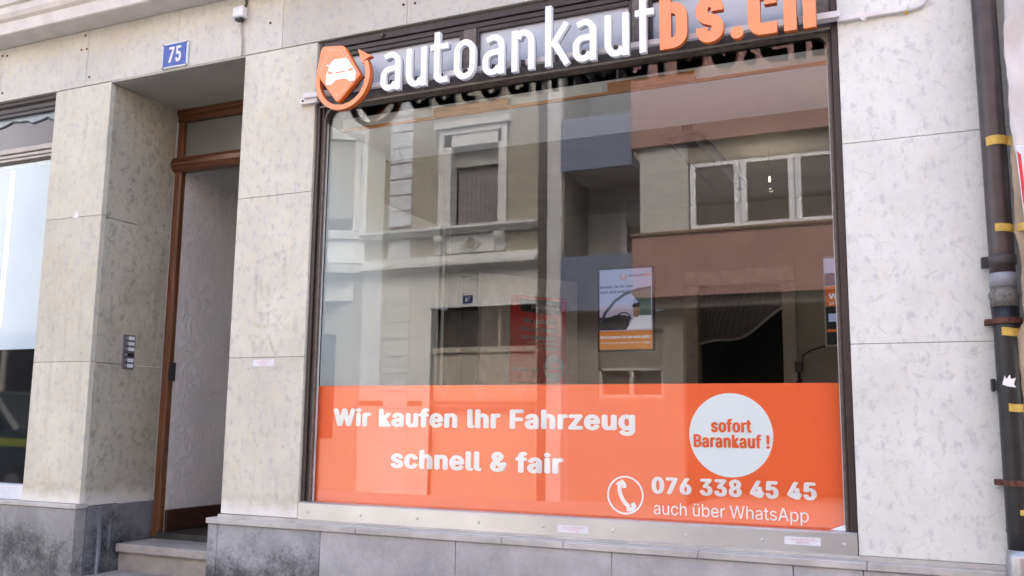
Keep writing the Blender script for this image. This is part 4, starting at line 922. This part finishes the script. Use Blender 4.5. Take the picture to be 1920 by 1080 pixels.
# panel with diamond, consoles
F_(MB(), -8.95, -7.85, 0, .03, 4.97, 5.34).build('panel', 'a_trim', A)
def diamond(mb, cx, cz, rx, rz, wd, y0, y1): mb.ribbon([(cx - rx, cz), (cx, cz - rz), (cx + rx, cz), (cx, cz + rz)], wd, y0, y1, True)
dm = MB(); diamond(dm, -8.38, 5.15, .20, .17, .05, YA + .031, YA + .06); dm.build('diamond_moulding', 'a_low', A)
MB().prism([(-8.5, 5.15), (-8.38, 5.04), (-8.26, 5.15), (-8.38, 5.26)], YA + .031, YA + .05).build('diamond_boss', 'a_wall', A)
for cx in (-9.08, -7.72):
    MB().sweep([(YA, 4.96), (YA + .05, 4.98), (YA + .07, 5.08), (YA + .12, 5.18), (YA + .16, 5.26), (YA + .16, 5.345), (YA, 5.345)], cx - .10, cx + .10).build('console', 'a_trim', A)
    for dx in (-.05, .0, .05): MB().box(cx + dx - .012, cx + dx + .012, YA + .16, YA + .175, 5.22, 5.34).build('console_scroll', 'a_low', A)
# gate with grille
gt = MB(); F_(gt, -9.33, -6.93, -.02, .08, 3.86, 4.06); F_(gt, -9.40, -9.25, -.2, .06, 0, 3.859)
gt.build('gate_surround', 'a_trim', A)
F_(MB(), -9.25, -6.93, -.14, -.10, 0, 2.95).build('gate_leaf', 'a_door', A)
F_(MB(), -9.25, -6.93, -.14, -.06, 2.951, 3.06).build('gate_rail', 'a_door', A)
for x in (-7.80,): F_(MB(), x - .03, x + .03, -.25, -.15, .0, 3.85).build('gate_mullion', 'a_door', A)
F_(MB(), -9.25, -6.93, -.26, -.25, 3.06, 3.86).build('gate_glass', 'pane_b', A)
gi = MB()
for x in [-9.1 + .18 * k for k in range(12)]: gi.tube([(x, YA - .15, 3.06), (x, YA - .15, 3.86)], .012, 6)
for k in range(6):
    cx = -9.0 + k * .37; gi.tube([(cx + .14 * math.cos(a), YA - .145, 3.30 + .20 * math.sin(a)) for a in [2 * math.pi * i / 14 for i in range(15)]], .010, 5)
gi.build('iron_grille', 'a_iron', A)
for cx in (-9.0, -8.2, -7.3): 
    d2 = MB(); diamond(d2, cx, 2.35, .12, .3, .03, YA - .099, YA - .08); d2.build('gate_diamond', 'a_trim', A)
# canted bay at the left
bay = [(-10.95, YA), (-11.9, YA + .62), (-14.2, YA + .62), (-15.1, YA)]
MB().plan(bay + [(-15.1, YA - .1), (-10.95, YA - .1)], 4.9, 10).build('bay_wall', simple('bay white render', (.82, .84, .84), .8, var=.04), A)
MB().plan([(-10.88, YA), (-11.88, YA + .74), (-14.25, YA + .74), (-15.2, YA)], 5.42, 5.56).build('bay_sill_course', 'a_trim', A)
MB().plan([(-10.85, YA), (-11.86, YA + .80), (-14.3, YA + .80), (-15.3, YA)], 4.68, 4.86).build('bay_string_course', 'a_low', A)
MB().plan([(-11.2, YA), (-12.0, YA + .45), (-14.1, YA + .45), (-14.9, YA)], 4.1, 4.67).build('bay_corbel', 'a_low', A)
ba = Vector((-10.95, YA, 0)); bd = Vector((-.95, .62, 0)); bn = Vector((.62, .95, 0)).normalized()
def bayq(mb, u0, u1, z0, z1, o0, o1):
    p = [ba + bd * u0 + bn * o0, ba + bd * u1 + bn * o0, ba + bd * u1 + bn * o1, ba + bd * u0 + bn * o1]
    return mb.plan([(v.x, v.y) for v in p], z0, z1)
bw = bayq(bayq(bayq(MB(), .12, .24, 5.6, 7.6, 0, .06), .80, .92, 5.6, 7.6, 0, .06), .12, .92, 7.601, 7.78, 0, .08).build('bay_window', 'a_trim', A)
bayq(MB(), .24, .80, 5.6, 7.6, .001, .008).build('bay_pane', 'pane_b', bw)
for k in range(34): bayq(MB(), .25, .79, 5.86 + k * .05, 5.894 + k * .05, .010, .022).build('shutter_slat', 'a_slat', bw)
for z in (1.9, 0): pass
MB().box(-12.9, -11.6, YA, YA + .012, 1.2, 3.4).build('dark_street_pane', 'pane_dk', A)
MB().box(-21.9, -13.4, YA, YA + .012, .5, 3.7).build('dark_street_pane', 'pane_dk', A)
MB().box(-22, -10.95, YA - .3, YA - .001, 10.2, 10.3).build('eaves', 'a_trim', A)
for k in range(4): 
    MB().box(-20.8 + k * 1.5, -19.8 + k * 1.5, YA, YA + .02, 5.7, 7.4).build('far_window', 'b_white', A)
    MB().box(-20.7 + k * 1.5, -19.9 + k * 1.5, YA + .0205, YA + .03, 5.8, 7.3).build('far_pane', 'pane_b', A)
np2 = thing('far_house_number', (-8.40, YA + .085, 3.92), 'dark blue house number 74 on the gate lintel across the street', 'house number')
MB().box(-8.51, -8.29, YA + .082, YA + .090, 3.93, 4.09).build('plate', simple('navy enamel', (.01, .015, .12), .3), np2)
lettering('74', -8.46, -8.34, 3.965, .09, YA + .092, 'enamel', np2, .02, 'numerals', flip=True)
tag(MB().box(-6.88, -6.72, YA - .05, YA + .10, 0, 10).build('far_downpipe', 'b_pipe'), 'dark downpipe between the two houses across the street', 'downpipe')

H = thing('balcony_house', (-4, YA, 0), 'modern house with blue balconies and dusky pink bands mirrored in the window', 'building')
F_(MB(), -6.715, -6.41, -.6, .04, 0, 10).build('party_wall_strip', 'b_strip', H)
F_(MB(), -6.41, -4.97, -1.5, -1.4, 0, 10).build('balcony_back_wall', 'b_conc', H)
F_(MB(), -6.41, -6.37, -1.4, -.0, 3.7, 10).build('balcony_side_wall', 'b_conc_d', H)
for z0, z1 in ((6.43, 7.47), (3.68, 4.73), (8.85, 9.95)):
    F_(MB(), -6.409, -4.972, -.06, .09, z0, z1).build('balcony_parapet', 'b_blue', H)
    F_(MB(), -6.409, -4.972, -1.4, -.061, z0, z0 + .18).build('balcony_slab', 'b_conc', H)
bdv = F_(F_(F_(MB(), -5.62, -5.52, -1.399, -1.33, 4.75, 6.1), -5.05, -4.98, -1.399, -1.33, 4.75, 6.1), -5.62, -4.98, -1.399, -1.33, 6.101, 6.2).build('balcony_door', 'b_white', H)
F_(MB(), -5.52, -5.05, -1.399, -1.37, 4.75, 6.1).build('pane', 'pane_b', bdv)
for z0, z1 in ((6.74, 8.6), (3.88, 5.03)): F_(MB(), -4.97, 12, -.3, .10, z0, z1).build('pink_band', 'b_pink', H)
F_(MB(), -4.84, -3.92, -.3, .0, 5.09, 6.739).build('concrete_pier', 'b_conc', H)
F_(MB(), -5.0, 12, -.3, .14, 5.031, 5.085).build('window_sill', 'b_sill', H)
F_(F_(MB(), -3.92, 12, -.3, -.03, 6.42, 6.739), -3.92, 12, -.3, -.0, 6.36, 6.419).build('shutter_box', 'b_conc_d', H)
F_(MB(), -4.97, 12, -.3, .0, 8.6, 10).build('upper_wall', 'b_conc', H)
for base in (-3.89, 0.2, 4.2):
    wv = MB(); F_(wv, base, base + 2.70, -.1, -.02, 5.09, 5.18); F_(wv, base, base + 2.70, -.1, -.02, 6.27, 6.36)
    for a, b in ((0, .10), (.80, .90), (.92, 1.03), (1.75, 1.85), (1.87, 1.97), (2.60, 2.70)): F_(wv, base + a, base + b, -.1, -.02, 5.181, 6.269)
    wo = wv.build('triple_window', 'b_white', H)
    for a, b in ((.10, .80), (1.03, 1.75), (1.97, 2.60)): F_(MB(), base + a, base + b, -.08, -.06, 5.181, 6.269).build('pane', 'pane_b', wo)
    F_(MB(), base + 2.70, base + 4.0, -.3, .0, 5.09, 6.42).build('concrete_pier', 'b_conc', H)
# recessed ground floor
gw = MB()
for a, b, z0, z1 in ((-6.41, -5.80, 0, 3.68), (-4.52, 12, 0, 3.88), (-5.80, -4.52, 3.34, 3.68), (-5.80, -4.52, 0, 1.9), (-6.41, -4.97, 3.3, 3.68)): pass
F_(F_(F_(MB(), -6.41, -5.80, -.6, -.35, 0, 3.88), -4.52, -4.15, -.6, -.35, 0, 3.88), -5.80, -4.52, -.6, -.35, 0, 2.05).build('ground_floor_wall', 'b_conc_d', H)
F_(MB(), -5.80, -4.52, -.6, -.35, 3.34, 3.68).build('shutter_box', 'b_conc_d', H)
F_(MB(), -6.41, 12, -.35, -.07, 3.70, 3.87).build('soffit', 'b_conc_d', H)
F_(MB(), -4.15, 12, -4, -.301, 3.88, 4.0).build('passage_ceiling', 'dark', H)
F_(F_(MB(), -4.15, 12, -4.1, -4, 0, 3.88), -4.16, -4.14, -4, -.6, 0, 3.88).build('passage_wall', 'dark', H)  # near-black walls, the passage's deep shade put into the colour
sw = F_(F_(F_(F_(MB(), -5.80, -5.74, -.5, -.40, 2.05, 2.56), -4.58, -4.52, -.5, -.40, 2.05, 2.56), -5.74, -4.58, -.5, -.40, 2.05, 2.12), -5.20, -5.12, -.5, -.42, 2.12, 2.60).build('shuttered_window', 'b_conc', H)
for k in range(15): F_(MB(), -5.79, -4.53, -.45, -.42, 2.62 + k * .048, 2.66 + k * .048).build('shutter_slat', 'b_conc_d', sw)
F_(MB(), -5.74, -4.58, -.47, -.40, 2.57, 2.615).build('shutter_end_bar', 'b_conc', sw)
F_(MB(), -5.74, -4.58, -.53, -.51, 2.05, 3.3).build('pane', 'pane_b', sw)
for x, nm in ((-26, 'left'), (12, 'right')):
    pass
rh = thing('row_house', (-40, YA, 0), 'plain pale row house with added dark panes farther left across the street', 'building')
MB().box(-60, -22.01, YA - 6, YA, 0, 10).build('front_wall', 'a_low', rh)
for k in range(4): MB().box(-25.4 - 3.6 * k, -22.1 - 3.6 * k, YA + .001, YA + .012, .5, 3.7).build('dark_street_pane', 'pane_dk', rh)  # dark panes added so the neighbour window mirrors dark
tag(MB().box(12.01, 50, YA - 6, YA, 0, 10).build('row_house', 'b_conc'), 'plain concrete row house farther right across the street', 'building')
# ---- parked car across the street (mirrored in the neighbour window)
CR = thing('parked_van', (-17.2, -8.6, 0), 'dark van with yellow green side stripe parked across the street', 'van')
prof = [(-19.6, .35), (-19.66, 1.2), (-19.6, 1.9), (-19.4, 2.05), (-16.5, 2.06), (-15.75, 1.38), (-14.95, 1.15), (-14.8, .9), (-14.85, .35)]
MB().prism(prof, -9.45, -7.75).build('van_body', 'car', CR, bevel=.07)
for y in (-7.745, -9.455):
    MB().prism([(-19.3, 1.35), (-19.25, 1.85), (-16.6, 1.87), (-16.0, 1.36)], y - .004, y + .004).build('side_window', 'pane_dk', CR)
    MB().prism([(-19.6, 1.06), (-19.6, 1.24), (-15.2, 1.16), (-15.2, 1.02)], y - .004, y + .004).build('side_stripe', 'car_y', CR)
    for x in (-18.7, -15.7):
        wq = MB().tube([(x, y - .1, .34), (x, y + .02, .34)], .34, 20).build('wheel', 'tyre', CR)
        MB().tube([(x, y - .11, .34), (x, y + .03, .34)], .2, 14).build('rim', 'steel', wq)
# tidy helper tags
for o in bpy.data.objects:
    if '_o' in o: del o['_o']
